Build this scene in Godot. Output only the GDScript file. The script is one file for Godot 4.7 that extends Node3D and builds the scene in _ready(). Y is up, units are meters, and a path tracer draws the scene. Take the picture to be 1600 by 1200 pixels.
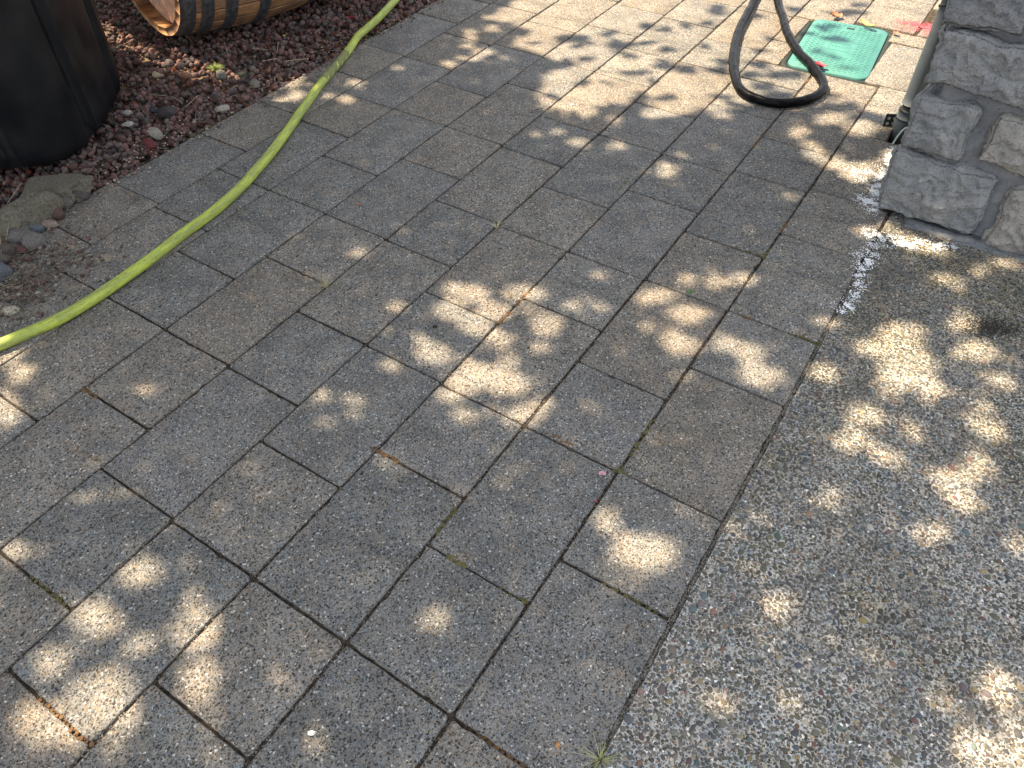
extends Node3D
# A paved garden path in dappled tree shade: concrete pavers, exposed-aggregate slab, stone pillar, gravel bed with bin and barrel.

const W := 0.2        # width of one paver course, metres
const SUN := Vector3(-0.50, 0.86, 0.10)   # towards the sun
const MASK_X := -4.6
const MASK_Z := -5.6
const MASK_STEP := 0.01
const MASK_W := 620
const MASK_H := 720

# Gaps in the crown: where the sun comes through to the ground. x, z of the fleck, its two half axes (mm) and how open the gap is (%).
const SUN_FLECKS := [
	-755,-1016,22,-14,16,22,70, -702,-1026,27,-17,18,25,100, -705,-953,43,-3,12,30,100, -643,-944,54,1,10,31,90, -625,-996,26,-16,16,24,100, -616,-1085,27,-17,17,26,90,
	-578,-1101,15,-9,14,22,70, -819,-900,14,-9,13,17,40, -728,-859,16,-10,13,17,50, -664,-829,33,-16,17,25,100, -568,-937,17,-11,13,19,70, -513,-1030,23,-24,22,28,95,
	-498,-1108,14,-9,10,17,50, -495,-1232,12,-8,10,18,30, -439,-1138,21,-13,8,15,40, -571,-842,32,0,5,16,90, -502,-843,55,-12,13,32,100, -568,-789,32,-11,12,23,90,
	-570,-753,21,-14,14,19,70, -510,-723,36,-5,8,23,50, -517,-902,20,-13,10,15,45, -413,-788,23,-14,14,22,80, -399,-828,15,-9,9,14,70, -438,-753,12,-8,7,11,40,
	-715,-751,13,-8,16,20,50, -492,-962,23,-14,10,16,30, -320,-1323,17,-11,10,23,80, -253,-1351,30,-19,9,21,60, -214,-1397,24,-7,6,20,90, -353,-1237,34,-21,11,24,100,
	-272,-1218,28,-18,14,30,100, -244,-1125,41,-7,8,30,100, -164,-1180,18,-11,10,23,80, -113,-1174,24,-15,10,25,80, -69,-1129,38,-18,8,26,100, -191,-1048,13,-8,7,16,30,
	-329,-1141,17,-11,8,16,30, -16,-1349,21,-13,7,22,60, -230,-1778,22,-14,9,25,40, 136,-1410,38,-24,7,28,100, 94,-1324,28,-17,7,27,80, 157,-1333,53,16,-4,51,100,
	153,-1281,32,-20,6,25,100, 228,-1275,28,-5,2,28,100, 159,-1236,26,-17,4,14,70, 30,-1204,27,-17,11,35,50, 240,-1500,25,-16,6,29,80, 279,-1430,35,-22,6,34,85,
	250,-1387,22,-14,3,15,70, 329,-1364,30,-4,0,25,80, 313,-1270,17,-11,3,17,80, 336,-1219,30,-1,-1,26,100, 132,-1133,28,-17,9,32,85, 123,-1059,30,-19,7,26,85,
	222,-1147,18,-11,6,25,55, 198,-1058,31,-6,1,21,65, 339,-1118,28,-6,0,29,95, 295,-1064,24,-5,1,22,90, 191,-1046,15,-10,4,15,50, 315,-1046,34,17,-8,32,100,
	299,-928,22,-8,2,19,85, 128,-671,20,-13,7,19,75, -90,-642,45,-23,13,31,100, -170,-665,19,-3,6,28,75, 18,-762,7,-5,6,14,35, 133,-908,23,-15,6,18,45,
	434,-718,21,-14,5,27,90, 427,-614,23,1,-6,26,100, 474,-649,13,-8,7,45,100, 375,-656,12,-8,3,13,35, 106,-479,15,-10,5,12,55, -64,-750,15,-9,5,12,35,
	421,-994,11,-7,3,18,80, 177,-844,13,-9,4,15,35, -958,-196,29,-18,20,14,60, -899,-233,25,-32,24,12,100, -984,-79,16,-11,18,12,80, -765,-169,17,-27,22,9,90,
	-763,-75,36,-15,18,18,95, -702,-226,16,-10,9,8,30, -667,-86,15,-18,18,9,70, -609,-150,18,-27,31,14,95, -751,2,23,-15,23,15,80, -646,-2,21,-38,44,13,100,
	-695,65,28,-18,27,18,85, -642,48,23,-15,15,11,80, -541,-97,24,-10,21,26,85, -660,-183,22,-14,12,10,30, -593,-1,14,-9,15,11,60, -311,-363,17,-11,11,15,75,
	-571,-557,23,-8,7,12,65, -344,-129,10,-6,9,10,75, -449,-37,10,-7,8,7,40, -777,-618,21,-14,14,15,45, -712,-639,19,-12,12,14,65, -730,-570,17,-11,11,12,30,
	-1402,-929,12,-29,30,18,100, -1414,-346,-2,-30,27,7,100, -1344,-327,11,-23,29,12,70, -1548,-668,24,-15,19,14,55, -1703,-716,19,-12,19,14,45, -1284,-258,34,-7,28,30,100,
	-1081,-436,17,-11,17,14,30, -816,-901,17,-11,12,15,40, -1020,-1003,29,-18,16,19,30, -1786,-1575,-1,-38,29,18,100, -1711,-1504,15,-20,26,23,100, -1726,-1447,20,-12,18,18,50,
	-1564,-1570,32,-7,17,23,70, -1544,-1371,19,-12,16,16,80, -1612,-1670,35,-21,18,20,50, -1629,-1554,21,-13,17,19,40, -1561,-1823,18,-11,12,15,40, -1437,-1936,25,-5,12,20,100,
	-1390,-2066,33,-20,17,25,90, -1487,-2132,19,-11,15,21,90, -1459,-2077,23,-14,15,21,70, -1473,-2234,19,-12,15,23,90, -1523,-2179,19,-12,12,18,80, -1383,-2007,22,-13,11,16,70,
	-1429,-1991,18,-11,11,16,50, -1313,-2067,15,-9,11,16,50, -2666,-1520,106,3,54,53,100, -2527,-1495,47,-28,54,42,90, -2413,-1479,35,-21,38,30,80, -2263,-1454,56,-34,28,23,60,
	-2378,-1312,18,-11,32,24,60, -2135,-1432,22,-13,18,16,80, -2209,-1376,15,-9,23,18,70, -1819,-1529,-1,-35,22,13,90, -318,-2104,22,-13,8,25,90, -254,-2021,40,31,-2,41,90,
	-189,-1983,38,-8,7,33,80, -177,-2212,40,-25,12,44,90, -263,-2224,44,-27,13,41,80, -112,-1982,46,-39,14,43,100, -74,-2092,19,-36,13,28,70, 101,-1728,60,-7,2,24,100,
	9,-1770,16,-10,5,19,100, -29,-1722,20,-12,6,23,80, 60,-1744,31,-2,2,22,90, 170,-1635,32,-8,2,20,60, 203,-1623,14,-9,4,19,60, 230,-1713,17,-11,4,22,70,
	282,-1764,36,-3,0,18,80, -829,-1720,22,-13,14,24,70, -908,-1739,16,-10,9,16,70, -950,-1692,13,-8,9,15,40, -726,-1767,18,-11,11,22,80, -566,-1740,15,-9,8,18,80,
	-543,-1699,19,-12,9,20,80, -717,-1983,35,-22,12,24,80, -555,-1808,18,-11,7,15,30, -549,-2077,22,-14,7,18,70, -801,-1891,22,-14,9,17,50, -2117,-1528,35,0,0,35,100,
	-2265,-1540,30,0,0,30,100, -2348,-1560,20,0,0,20,80, -2028,-1526,60,0,0,60,100, -2207,-1548,15,0,0,15,60, 134,-1797,22,0,0,14,35, -2130,-1500,70,0,0,45,100,
	-2275,-1530,50,0,0,30,100,
]
const LEAF_SHADES := [
	-1185,-2314,50,-46,19,31,100, -1113,-2388,23,-14,13,23,100, -1274,-2206,23,0,13,27,100, -1365,-2267,28,-38,22,30,100, -1097,-2428,19,-11,10,19,100, -1128,-2288,33,-30,7,11,100,
	-1023,-2529,27,-16,17,34,100, -947,-2550,23,-14,16,34,100, -901,-2609,24,-22,7,15,100, -851,-2790,36,-21,18,44,100, -846,-2661,27,-3,9,26,100, -1030,-2347,33,-20,19,36,100,
	-944,-2417,63,-49,9,18,100, -872,-2401,22,-13,13,27,100, -786,-2494,22,-13,12,28,100, -1119,-2123,27,-16,26,44,100, -1078,-2191,36,-22,9,17,100, -991,-2037,21,-13,17,30,100,
	-939,-2088,15,-9,12,23,100, -903,-2172,26,-16,12,24,100, -858,-2205,24,-15,12,24,100, -837,-2293,28,-17,20,42,100, -823,-2169,24,-15,12,24,100, -756,-2299,39,-23,13,29,100,
	-960,-2291,43,-7,9,22,100, -669,-2341,38,-23,14,34,100, -671,-2410,25,-15,11,26,100, -731,-2091,46,-28,11,22,100, -793,-2063,20,-12,15,30,100, -844,-1960,23,-14,13,25,100,
	-582,-2192,46,-28,5,12,100, -542,-2159,24,-15,11,26,100, -569,-2444,39,-23,12,31,100, -562,-2369,31,-19,10,25,100, -500,-2315,42,-26,11,28,100, -605,-2662,22,-13,7,20,100,
	-618,-2943,43,-26,8,23,100, -447,-3011,66,-39,8,29,100, -597,-2549,33,-20,9,23,100, -476,-2421,45,-27,11,30,100, -445,-2275,49,-30,11,32,100, -464,-2858,34,-20,5,16,100,
	-430,-2761,58,-25,6,20,100, -476,-2832,36,-12,7,27,100, -438,-2634,26,7,5,29,100, -390,-2618,47,-10,5,19,100, -330,-2578,32,3,3,19,100, -513,-2766,22,-13,7,21,100,
	-252,-2312,46,-7,8,36,100, -313,-2355,26,-16,9,28,100, -135,-2361,21,-3,3,16,100, -146,-2300,25,-15,4,15,100, -441,-3110,40,-24,7,24,100, -176,-2273,30,-11,4,19,100,
	-303,-2291,26,-16,10,31,100, -1035,-1915,20,-12,11,18,100, -718,-2687,19,-11,12,31,100, -720,-2815,27,-16,8,22,100,
]
const SUNNY_EDGE := [-1759,-3117, -1537,-2501, -1561,-2273, -1511,-2283, -1430,-2305, -1365,-2206, -1337,-2150, -1244,-2137, -1197,-2142, -1131,-2115, -1107,-2157, -1131,-2035, -1087,-1894, -1035,-1821, -949,-1846, -872,-1844, -856,-1894, -897,-1928, -834,-1953, -802,-1996, -801,-2058, -766,-2031, -748,-1951, -674,-1969, -616,-2031, -635,-2088, -585,-2068, -535,-2117, -507,-2199, -430,-2181, -350,-2230, -309,-2310, -244,-2350, -87,-2246, 60,-2150, 110,-2180, 120,-4000]

var rng := RandomNumberGenerator.new()
var mask := PackedFloat32Array()
var mats := {}
var octa := {}

# ------------------------------------------------------------------ helpers

func P(u: float, v: float, y := 0.0) -> Vector3:
	return Vector3(-v * W, y, -u * W)

func tag(o: Node, label := "", category := "", group := "", kind := "") -> Node:
	if label: o.set_meta("label", label)
	if category: o.set_meta("category", category)
	if group: o.set_meta("group", group)
	if kind: o.set_meta("kind", kind)
	return o

func thing(called: String, label: String, category: String, at := Vector3.ZERO, group := "") -> Node3D:
	var o := Node3D.new()
	o.name = called
	o.position = at
	add_child(o, true)
	tag(o, label, category, group)
	return o

func put(called: String, mesh: Mesh, mat: Material, parent: Node = self, at := Vector3.ZERO) -> MeshInstance3D:
	var o := MeshInstance3D.new()
	o.name = called
	o.mesh = mesh
	o.material_override = mat
	o.position = at
	o.cast_shadow = GeometryInstance3D.SHADOW_CASTING_SETTING_ON
	parent.add_child(o, true)
	return o

func noise(type: int, freq: float, sd: int, octaves := 4) -> FastNoiseLite:
	var n := FastNoiseLite.new()
	n.noise_type = type
	n.frequency = freq
	n.seed = sd
	n.fractal_octaves = octaves
	n.fractal_type = FastNoiseLite.FRACTAL_FBM if octaves > 1 else FastNoiseLite.FRACTAL_NONE
	return n

func cells(freq: float, sd: int, warp := 0.0) -> FastNoiseLite:
	var n := noise(FastNoiseLite.TYPE_CELLULAR, freq, sd, 1)
	n.cellular_return_type = FastNoiseLite.RETURN_CELL_VALUE
	n.cellular_jitter = 1.0
	if warp > 0.0:
		n.domain_warp_enabled = true
		n.domain_warp_amplitude = warp
		n.domain_warp_frequency = freq * 1.5
		n.domain_warp_fractal_type = FastNoiseLite.DOMAIN_WARP_FRACTAL_NONE
	return n

func bytes(n: FastNoiseLite, w: int, h: int) -> PackedByteArray:
	return n.get_image(w, h, false, false, true).get_data()

func b8(v: float) -> int:
	return clampi(int(v * 255.0), 0, 255)

func tex(data: PackedByteArray, w: int, h: int, fmt := Image.FORMAT_RGB8) -> ImageTexture:
	return ImageTexture.create_from_image(Image.create_from_data(w, h, false, fmt, data))

func lin(r: float, g: float, b: float) -> Color:
	return Color(r, g, b).linear_to_srgb()

func mat(color: Color, rough := 0.8, metal := 0.0) -> StandardMaterial3D:
	var m := StandardMaterial3D.new()
	m.albedo_color = color
	m.roughness = rough
	m.metallic = metal
	return m

func copies(called: String, mesh: Mesh, m: Material, where: Array, tint: PackedColorArray, parent: Node) -> MultiMeshInstance3D:
	var mm := MultiMesh.new()
	mm.transform_format = MultiMesh.TRANSFORM_3D
	mm.use_colors = true
	mm.mesh = mesh
	mm.instance_count = where.size()
	for i in where.size():
		mm.set_instance_transform(i, where[i])
		mm.set_instance_color(i, tint[i])
	var o := MultiMeshInstance3D.new()
	o.name = called
	o.multimesh = mm
	o.material_override = m
	parent.add_child(o, true)
	return o

# A grid of points joined to a smooth skin. wrap joins the last column to the first; flip turns the skin inside out.
func skin(pts: Array, nu: int, nv: int, wrap := false, flip := false, uvs := PackedVector2Array(), st: SurfaceTool = null) -> SurfaceTool:
	var own := st == null
	if own:
		st = SurfaceTool.new()
		st.begin(Mesh.PRIMITIVE_TRIANGLES)
	var cols := nv if wrap else nv - 1
	for i in nu - 1:
		for j in cols:
			var k := (j + 1) % nv
			var q := [i * nv + j, (i + 1) * nv + j, (i + 1) * nv + k, i * nv + k]
			for t in ([[0, 1, 2], [0, 2, 3]] if not flip else [[0, 2, 1], [0, 3, 2]]):
				for c in t:
					if uvs.size():
						st.set_uv(uvs[q[c]])
					st.add_vertex(pts[q[c]])
	return st

func done(st: SurfaceTool, smooth := true) -> ArrayMesh:
	st.generate_normals()
	return st.commit()

# A pipe along a smooth curve; radius may vary along it. UV: x round the pipe, y metres along it.
func pipe(points: Array, radius: Callable, sides := 14, step := 0.012, caps := true) -> ArrayMesh:
	var c := Curve3D.new()
	c.bake_interval = step
	for i in points.size():
		var a: Vector3 = points[maxi(i - 1, 0)]
		var b: Vector3 = points[mini(i + 1, points.size() - 1)]
		var t: Vector3 = (b - a) / 6.0
		c.add_point(points[i], -t, t)
	var n := maxi(2, int(c.get_baked_length() / step))
	var pts := []
	var uvs := PackedVector2Array()
	var up := Vector3.UP
	var rings := n + 1
	for i in rings:
		var s := c.get_baked_length() * i / n
		var p := c.sample_baked(s, true)
		var t := (c.sample_baked(minf(s + step, c.get_baked_length()), true) - c.sample_baked(maxf(s - step, 0), true)).normalized()
		if absf(t.dot(up)) > 0.95: up = Vector3.RIGHT
		var nn := (up - t * up.dot(t)).normalized()
		up = nn
		var bb := t.cross(nn)
		for j in sides + 1:
			var a := TAU * j / sides
			var r: float = radius.call(s, a)
			pts.append(p + (nn * cos(a) + bb * sin(a)) * r)
			uvs.append(Vector2(float(j) / sides, s))
	var st := skin(pts, rings, sides + 1, false, false, uvs)
	if caps:
		for e in [0, rings - 1]:
			var mid := Vector3.ZERO
			for j in sides: mid += pts[e * (sides + 1) + j]
			mid /= sides
			for j in sides:
				var a2: Vector3 = pts[e * (sides + 1) + j]
				var b2: Vector3 = pts[e * (sides + 1) + j + 1]
				for v in ([mid, a2, b2] if e > 0 else [mid, b2, a2]):
					st.set_uv(Vector2.ZERO)
					st.add_vertex(v)
	return done(st)

# A paver: worn, slightly irregular outline (clockwise in x, z), rounded arris, sides going down. Middle of the top at y = 0.
func slab(poly: PackedVector2Array, jit: float, bevel: float, depth: float, spacing: float, uv_scale: float, uv_at: Vector2, chip := 0.06) -> ArrayMesh:
	var ring := []
	var n := poly.size()
	for i in n:
		var a := poly[i]
		var b := poly[(i + 1) % n]
		var prev := poly[(i + n - 1) % n]
		var d := (b - a).normalized()
		var inward := Vector2(-d.y, d.x)
		var dp := (a - prev).normalized()
		var inp := Vector2(-dp.y, dp.x)
		var cut := 0.004 + rng.randf() * 0.004
		ring.append([a - dp * cut, (inp * 0.75 + inward * 0.25).normalized()])
		ring.append([a + (inp + inward) * cut * 0.32, (inp + inward).normalized()])
		var len := a.distance_to(b)
		var m := maxi(1, int(len / spacing))
		for k in range(0, m):
			var t := lerpf(cut, len - cut * 2.0, float(k) / m)
			ring.append([a + d * t, inward])
	var mid := Vector2.ZERO
	for q in poly: mid += q / n
	var nr := ring.size()
	var levels := [[bevel, 0.0], [bevel * 0.36, -bevel * 0.24], [0.0, -bevel], [0.0, -depth]]
	var pts := []
	var uvs := PackedVector2Array()
	var off := PackedFloat32Array()
	for i in nr:
		off.append(rng.randf() * jit + (rng.randf() * 0.003 if rng.randf() < chip else 0.0))
	for l in levels:
		for i in nr:
			var q: Vector2 = ring[i][0] + ring[i][1] * (l[0] + off[i] * (1.0 if l[1] > -bevel * 1.5 else 0.3))
			pts.append(Vector3(q.x, l[1], q.y))
			uvs.append((q + ring[i][1] * l[1]) * uv_scale + uv_at)
	var st := SurfaceTool.new()
	st.begin(Mesh.PRIMITIVE_TRIANGLES)
	for i in nr:
		var k := (i + 1) % nr
		for v in [[Vector3(mid.x, 0, mid.y), mid * uv_scale + uv_at], [pts[i], uvs[i]], [pts[k], uvs[k]]]:
			st.set_uv(v[1])
			st.add_vertex(v[0])
	var turned := []
	var tuv := PackedVector2Array()
	for l in levels.size():
		for i in nr:
			turned.append(pts[l * nr + i])
			tuv.append(uvs[l * nr + i])
	skin(turned, levels.size(), nr, true, false, tuv, st)
	return done(st)

func rect(x0: float, z0: float, x1: float, z1: float) -> PackedVector2Array:
	return PackedVector2Array([Vector2(x0, z0), Vector2(x1, z0), Vector2(x1, z1), Vector2(x0, z1)])

func rect_skewed(r: PackedVector2Array, by: float) -> PackedVector2Array:
	for i in r.size():
		r[i] += Vector2(rng.randf_range(-by, by), rng.randf_range(-by, by))
	return r

# Octahedron split n times, points on the unit sphere: [points, triangles]
func ball(n: int) -> Array:
	if octa.has(n): return octa[n]
	var v := [Vector3.UP, Vector3.RIGHT, Vector3.BACK, Vector3.LEFT, Vector3.FORWARD, Vector3.DOWN]
	var f := [[0, 1, 2], [0, 2, 3], [0, 3, 4], [0, 4, 1], [5, 2, 1], [5, 3, 2], [5, 4, 3], [5, 1, 4]]
	for s in n:
		var mid := {}
		var g := []
		for t in f:
			var m := []
			for e in 3:
				var key := Vector2i(mini(t[e], t[(e + 1) % 3]), maxi(t[e], t[(e + 1) % 3]))
				if not mid.has(key):
					mid[key] = v.size()
					v.append(((v[key.x] + v[key.y]) * 0.5).normalized())
				m.append(mid[key])
			g += [[t[0], m[0], m[2]], [m[0], t[1], m[1]], [m[2], m[1], t[2]], [m[0], m[1], m[2]]]
		f = g
	octa[n] = [v, f]
	return octa[n]

# A stone: a ball pulled about by noise. sharp cuts flat facets.
func stone(n: int, size: Vector3, sd: int, rough: float, facets := 0, flat := false) -> ArrayMesh:
	var bl := ball(n)
	var r := RandomNumberGenerator.new()
	r.seed = sd
	var nz := noise(FastNoiseLite.TYPE_SIMPLEX_SMOOTH, 0.9, sd, 3)
	var planes := []
	for i in facets:
		planes.append([Vector3(r.randf_range(-1, 1), r.randf_range(-1, 1), r.randf_range(-1, 1)).normalized(), r.randf_range(0.55, 0.85)])
	var pts := []
	for p in bl[0]:
		var q: Vector3 = p * (1.0 + rough * nz.get_noise_3dv(p * 1.6) + rough * 0.35 * nz.get_noise_3dv(p * 6.0))
		for pl in planes:
			var over: float = q.dot(pl[0]) - pl[1]
			if over > 0: q -= pl[0] * over * 0.9
		pts.append(q * size)
	var st := SurfaceTool.new()
	st.begin(Mesh.PRIMITIVE_TRIANGLES)
	for t in bl[1]:
		for c in [t[0], t[2], t[1]]:
			if flat: st.set_smooth_group(-1)
			var q: Vector3 = pts[c]
			st.set_uv(Vector2(q.x + q.y * 0.5, q.z + q.y * 0.5) * 6.0)
			st.add_vertex(q)
	return done(st)

func box_mesh(size: Vector3) -> BoxMesh:
	var b := BoxMesh.new()
	b.size = size
	return b

# ------------------------------------------------------------------ textures and materials

# Concrete full of grit: grains of two sizes, a few pale and a few dark, over a mottled ground. Returns colour and height.
func grit(size: int, sd: int, base: float, warm: float, coarse: float, fine: float, pale: float, dark: float, contrast: float) -> Array:
	var a := bytes(cells(1.0 / coarse, sd, coarse * 0.35), size, size)
	var b := bytes(cells(1.0 / fine, sd + 1, fine * 0.3), size, size)
	var m := bytes(noise(FastNoiseLite.TYPE_SIMPLEX_SMOOTH, 7.0 / size, sd + 2, 6), size, size)
	var w := bytes(noise(FastNoiseLite.TYPE_SIMPLEX_SMOOTH, 14.0 / size, sd + 3, 3), size, size)
	var col := PackedByteArray()
	var hgt := PackedByteArray()
	col.resize(size * size * 3)
	hgt.resize(size * size)
	for i in size * size:
		var ca := a[i] / 255.0
		var cb := b[i] / 255.0
		var h := 0.55 * cb + 0.45 * ca
		var l := base * (1.0 + contrast * (cb - 0.5) + contrast * 0.8 * (ca - 0.5)) * (0.88 + 0.24 * m[i] / 255.0)
		var tw := warm * (w[i] / 255.0 - 0.35)
		if ca > 1.0 - pale:
			l = base * (1.35 + 0.4 * cb)
			h = 1.0
		elif ca < dark:
			l = base * (0.42 + 0.3 * cb)
			h *= 0.35
		elif cb > 1.0 - pale * 0.6:
			l = base * 1.42
		elif ca > 0.48 and ca < 0.53:
			tw += 0.10
		elif ca > 0.60 and ca < 0.64:
			tw -= 0.07
		if cb < 0.10:
			l *= 0.55
			h *= 0.3
		col[i * 3] = b8(l * (1.0 + tw))
		col[i * 3 + 1] = b8(l)
		col[i * 3 + 2] = b8(l * (1.0 - tw * 1.1))
		hgt[i] = b8(h)
	return [tex(col, size, size), tex(hgt, size, size, Image.FORMAT_L8)]

# Soft stains and dust as a colour texture between two colours
func blotch(size: int, sd: int, c0: Color, c1: Color, freq: float, oct: int, sharp := 1.0) -> ImageTexture:
	var a := bytes(noise(FastNoiseLite.TYPE_SIMPLEX_SMOOTH, freq / size, sd, oct), size, size)
	var b := bytes(noise(FastNoiseLite.TYPE_VALUE, 0.45, sd + 5, 2), size, size)
	var col := PackedByteArray()
	col.resize(size * size * 3)
	for i in size * size:
		var t := clampf((a[i] / 255.0 - 0.5) * sharp + 0.5 + (b[i] / 255.0 - 0.5) * 0.3, 0, 1)
		var c := c0.lerp(c1, t)
		col[i * 3] = b8(c.r)
		col[i * 3 + 1] = b8(c.g)
		col[i * 3 + 2] = b8(c.b)
	return tex(col, size, size)

# Split stone: layered, pitted, dusty
func rock_face(size: int, sd: int) -> Array:
	var n1 := noise(FastNoiseLite.TYPE_SIMPLEX_SMOOTH, 5.0 / size, sd, 5)
	var n2 := noise(FastNoiseLite.TYPE_SIMPLEX_SMOOTH, 26.0 / size, sd + 1, 5)
	n2.fractal_type = FastNoiseLite.FRACTAL_RIDGED
	var a := bytes(n1, size, size)
	var b := bytes(n2, size, size)
	var g := bytes(cells(0.22, sd + 2, 2.0), size, size)
	var col := PackedByteArray()
	var hgt := PackedByteArray()
	col.resize(size * size * 3)
	hgt.resize(size * size)
	for i in size * size:
		var va := a[i] / 255.0
		var vb := b[i] / 255.0
		var vg := g[i] / 255.0
		var l := 0.60 + 0.16 * (va - 0.5) + 0.09 * (vb - 0.5) + 0.05 * (vg - 0.5)
		var warm := 0.03 * (va - 0.5)
		if vg > 0.985: l *= 0.6
		col[i * 3] = b8(l * (0.985 + warm))
		col[i * 3 + 1] = b8(l)
		col[i * 3 + 2] = b8(l * (1.01 - warm))
		hgt[i] = b8(0.45 * vb + 0.35 * va + 0.2 * vg - (0.3 if vg > 0.985 else 0.0))
	return [tex(col, size, size), tex(hgt, size, size, Image.FORMAT_L8)]

func wood_grain(w: int, h: int, sd: int) -> ImageTexture:
	var n := noise(FastNoiseLite.TYPE_SIMPLEX_SMOOTH, 0.03, sd, 4)
	var k := noise(FastNoiseLite.TYPE_SIMPLEX_SMOOTH, 0.012, sd + 1, 3)
	var col := PackedByteArray()
	col.resize(w * h * 3)
	for y in h:
		for x in w:
			var s := n.get_noise_2d(x * 3.2, y * 0.22)
			var t := k.get_noise_2d(x * 0.8, y * 0.8)
			var l := 1.0 + 0.22 * s + 0.25 * t
			if n.get_noise_2d(x * 5.0 + 900, y * 0.5) > 0.52: l *= 0.7
			var i := (y * w + x) * 3
			col[i] = b8(0.645 * l)
			col[i + 1] = b8(0.515 * l)
			col[i + 2] = b8(0.405 * l * (1.0 - 0.1 * t))
	return tex(col, w, h)

func relief(m: StandardMaterial3D, t: Texture2D, cm: float) -> StandardMaterial3D:
	m.heightmap_enabled = true
	m.heightmap_texture = t
	m.heightmap_scale = cm
	return m

func triplanar(m: StandardMaterial3D, s: float, in_world := false) -> StandardMaterial3D:
	m.uv1_triplanar = true
	m.uv1_world_triplanar = in_world
	m.uv1_scale = Vector3(s, s, s)
	return m

func make_materials() -> void:
	var g1 := grit(1024, 11, 0.448, 0.045, 3.6, 1.9, 0.028, 0.065, 0.31)
	var g2 := grit(1024, 57, 0.448, 0.05, 4.2, 2.0, 0.026, 0.075, 0.31)
	var tints := [Color(1.0, 0.985, 0.955), Color(1.02, 0.99, 0.945), Color(0.965, 0.955, 0.93), Color(1.015, 0.98, 0.93), Color(0.99, 0.975, 0.95), Color(1.03, 1.01, 0.97), Color(1.01, 0.97, 0.915), Color(0.955, 0.945, 0.92)]
	for i in tints.size():
		var g: Array = [g1, g2][i % 2]
		var m := mat(tints[i], 0.93)
		m.albedo_texture = g[0]
		m.metallic_specular = 0.35
		relief(m, g[1], 0.16)
		mats["paver%d" % i] = m
	var c := grit(1024, 91, 0.58, 0.08, 5.0, 2.2, 0.015, 0.16, 0.45)
	var cm := mat(Color(1, 0.99, 0.96), 0.95)
	cm.albedo_texture = c[0]
	cm.metallic_specular = 0.3
	mats.matrix = relief(cm, c[1], 0.14)
	mats.matrix_top = cm.duplicate()
	mats.matrix_top.vertex_color_use_as_albedo = true
	var pm := mat(Color.WHITE, 0.75)
	pm.vertex_color_use_as_albedo = true
	pm.metallic_specular = 0.4
	mats.pebble = pm
	var rf := rock_face(1024, 7)
	for i in 3:
		var m := mat([Color(0.87, 0.87, 0.865), Color(0.96, 0.93, 0.89), Color(0.81, 0.815, 0.825)][i], 0.9)
		m.albedo_texture = rf[0]
		m.metallic_specular = 0.3
		relief(m, rf[1], 0.8)
		triplanar(m, 2.4)
		m.uv1_offset = Vector3(i * 0.37, i * 0.61, i * 0.23)
		mats["stone%d" % i] = m
	var mm := mat(Color(0.74, 0.745, 0.755), 0.95)
	mm.albedo_texture = rf[0]
	mm.metallic_specular = 0.3
	relief(mm, c[1], 0.05)
	mats.mortar = triplanar(mm, 1.4)
	var soil := mat(Color.WHITE, 1.0)
	soil.albedo_texture = blotch(512, 21, lin(0.020, 0.016, 0.012), lin(0.085, 0.068, 0.051), 40.0, 5, 1.6)
	soil.metallic_specular = 0.2
	mats.soil = triplanar(soil, 2.0, true)
	var dirt := mat(Color.WHITE, 1.0)
	dirt.albedo_texture = blotch(512, 23, lin(0.07, 0.05, 0.037), lin(0.17, 0.135, 0.10), 60.0, 5, 1.8)
	dirt.metallic_specular = 0.2
	mats.dirt = triplanar(dirt, 3.0, true)
	var lava := mat(Color.WHITE, 0.95)
	lava.vertex_color_use_as_albedo = true
	lava.albedo_texture = blotch(256, 31, Color(0.62, 0.6, 0.6), Color(1, 1, 1), 24.0, 4, 1.5)
	lava.metallic_specular = 0.25
	mats.lava = lava
	mats.speck = blotch(512, 35, Color(0.55, 0.53, 0.50), Color(1.0, 1.0, 1.0), 30.0, 6, 2.4)
	mats.rock = triplanar(relief(mat(Color(0.50, 0.49, 0.45), 0.95), rf[1], 0.3), 5.0)
	mats.rock.albedo_texture = rf[0]
	mats.rock.albedo_color = Color(0.60, 0.575, 0.51)
	mats.rock.albedo_texture = blotch(512, 87, lin(0.14, 0.125, 0.10), lin(0.34, 0.32, 0.27), 26.0, 6, 2.2)
	mats.rock.albedo_color = Color(0.85, 0.84, 0.80)
	relief(mats.rock, rf[1], 1.6)
	# hoses
	var hose := mat(Color.WHITE, 0.62)
	hose.albedo_texture = hose_dust()
	hose.uv1_scale = Vector3(1, 1.6, 1)
	mats.hose = hose
	var black := mat(Color.WHITE, 0.52)
	black.albedo_texture = blotch(512, 44, lin(0.0008, 0.0009, 0.0014), lin(0.0055, 0.0058, 0.0075), 9.0, 5, 1.8)
	black.uv1_scale = Vector3(1, 3.0, 1)
	black.roughness = 0.36
	black.metallic_specular = 0.22
	mats.black_hose = black
	# bin
	var plastic := mat(Color.WHITE, 0.42)
	plastic.albedo_texture = blotch(512, 47, lin(0.004, 0.0048, 0.0065), lin(0.016, 0.016, 0.0165), 5.0, 5, 1.4)
	plastic.metallic_specular = 0.34
	mats.bin = triplanar(plastic, 1.3)
	# barrel
	var grain := wood_grain(256, 1024, 3)
	for i in 4:
		var m := mat([Color(1, 1, 1), Color(0.92, 0.88, 0.82), Color(1.06, 1.02, 0.95), Color(0.84, 0.82, 0.8)][i], 0.9)
		m.metallic_specular = 0.25
		m.albedo_texture = grain
		m.uv1_offset = Vector3(i * 0.27, i * 0.41, 0)
		mats["wood%d" % i] = m
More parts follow.
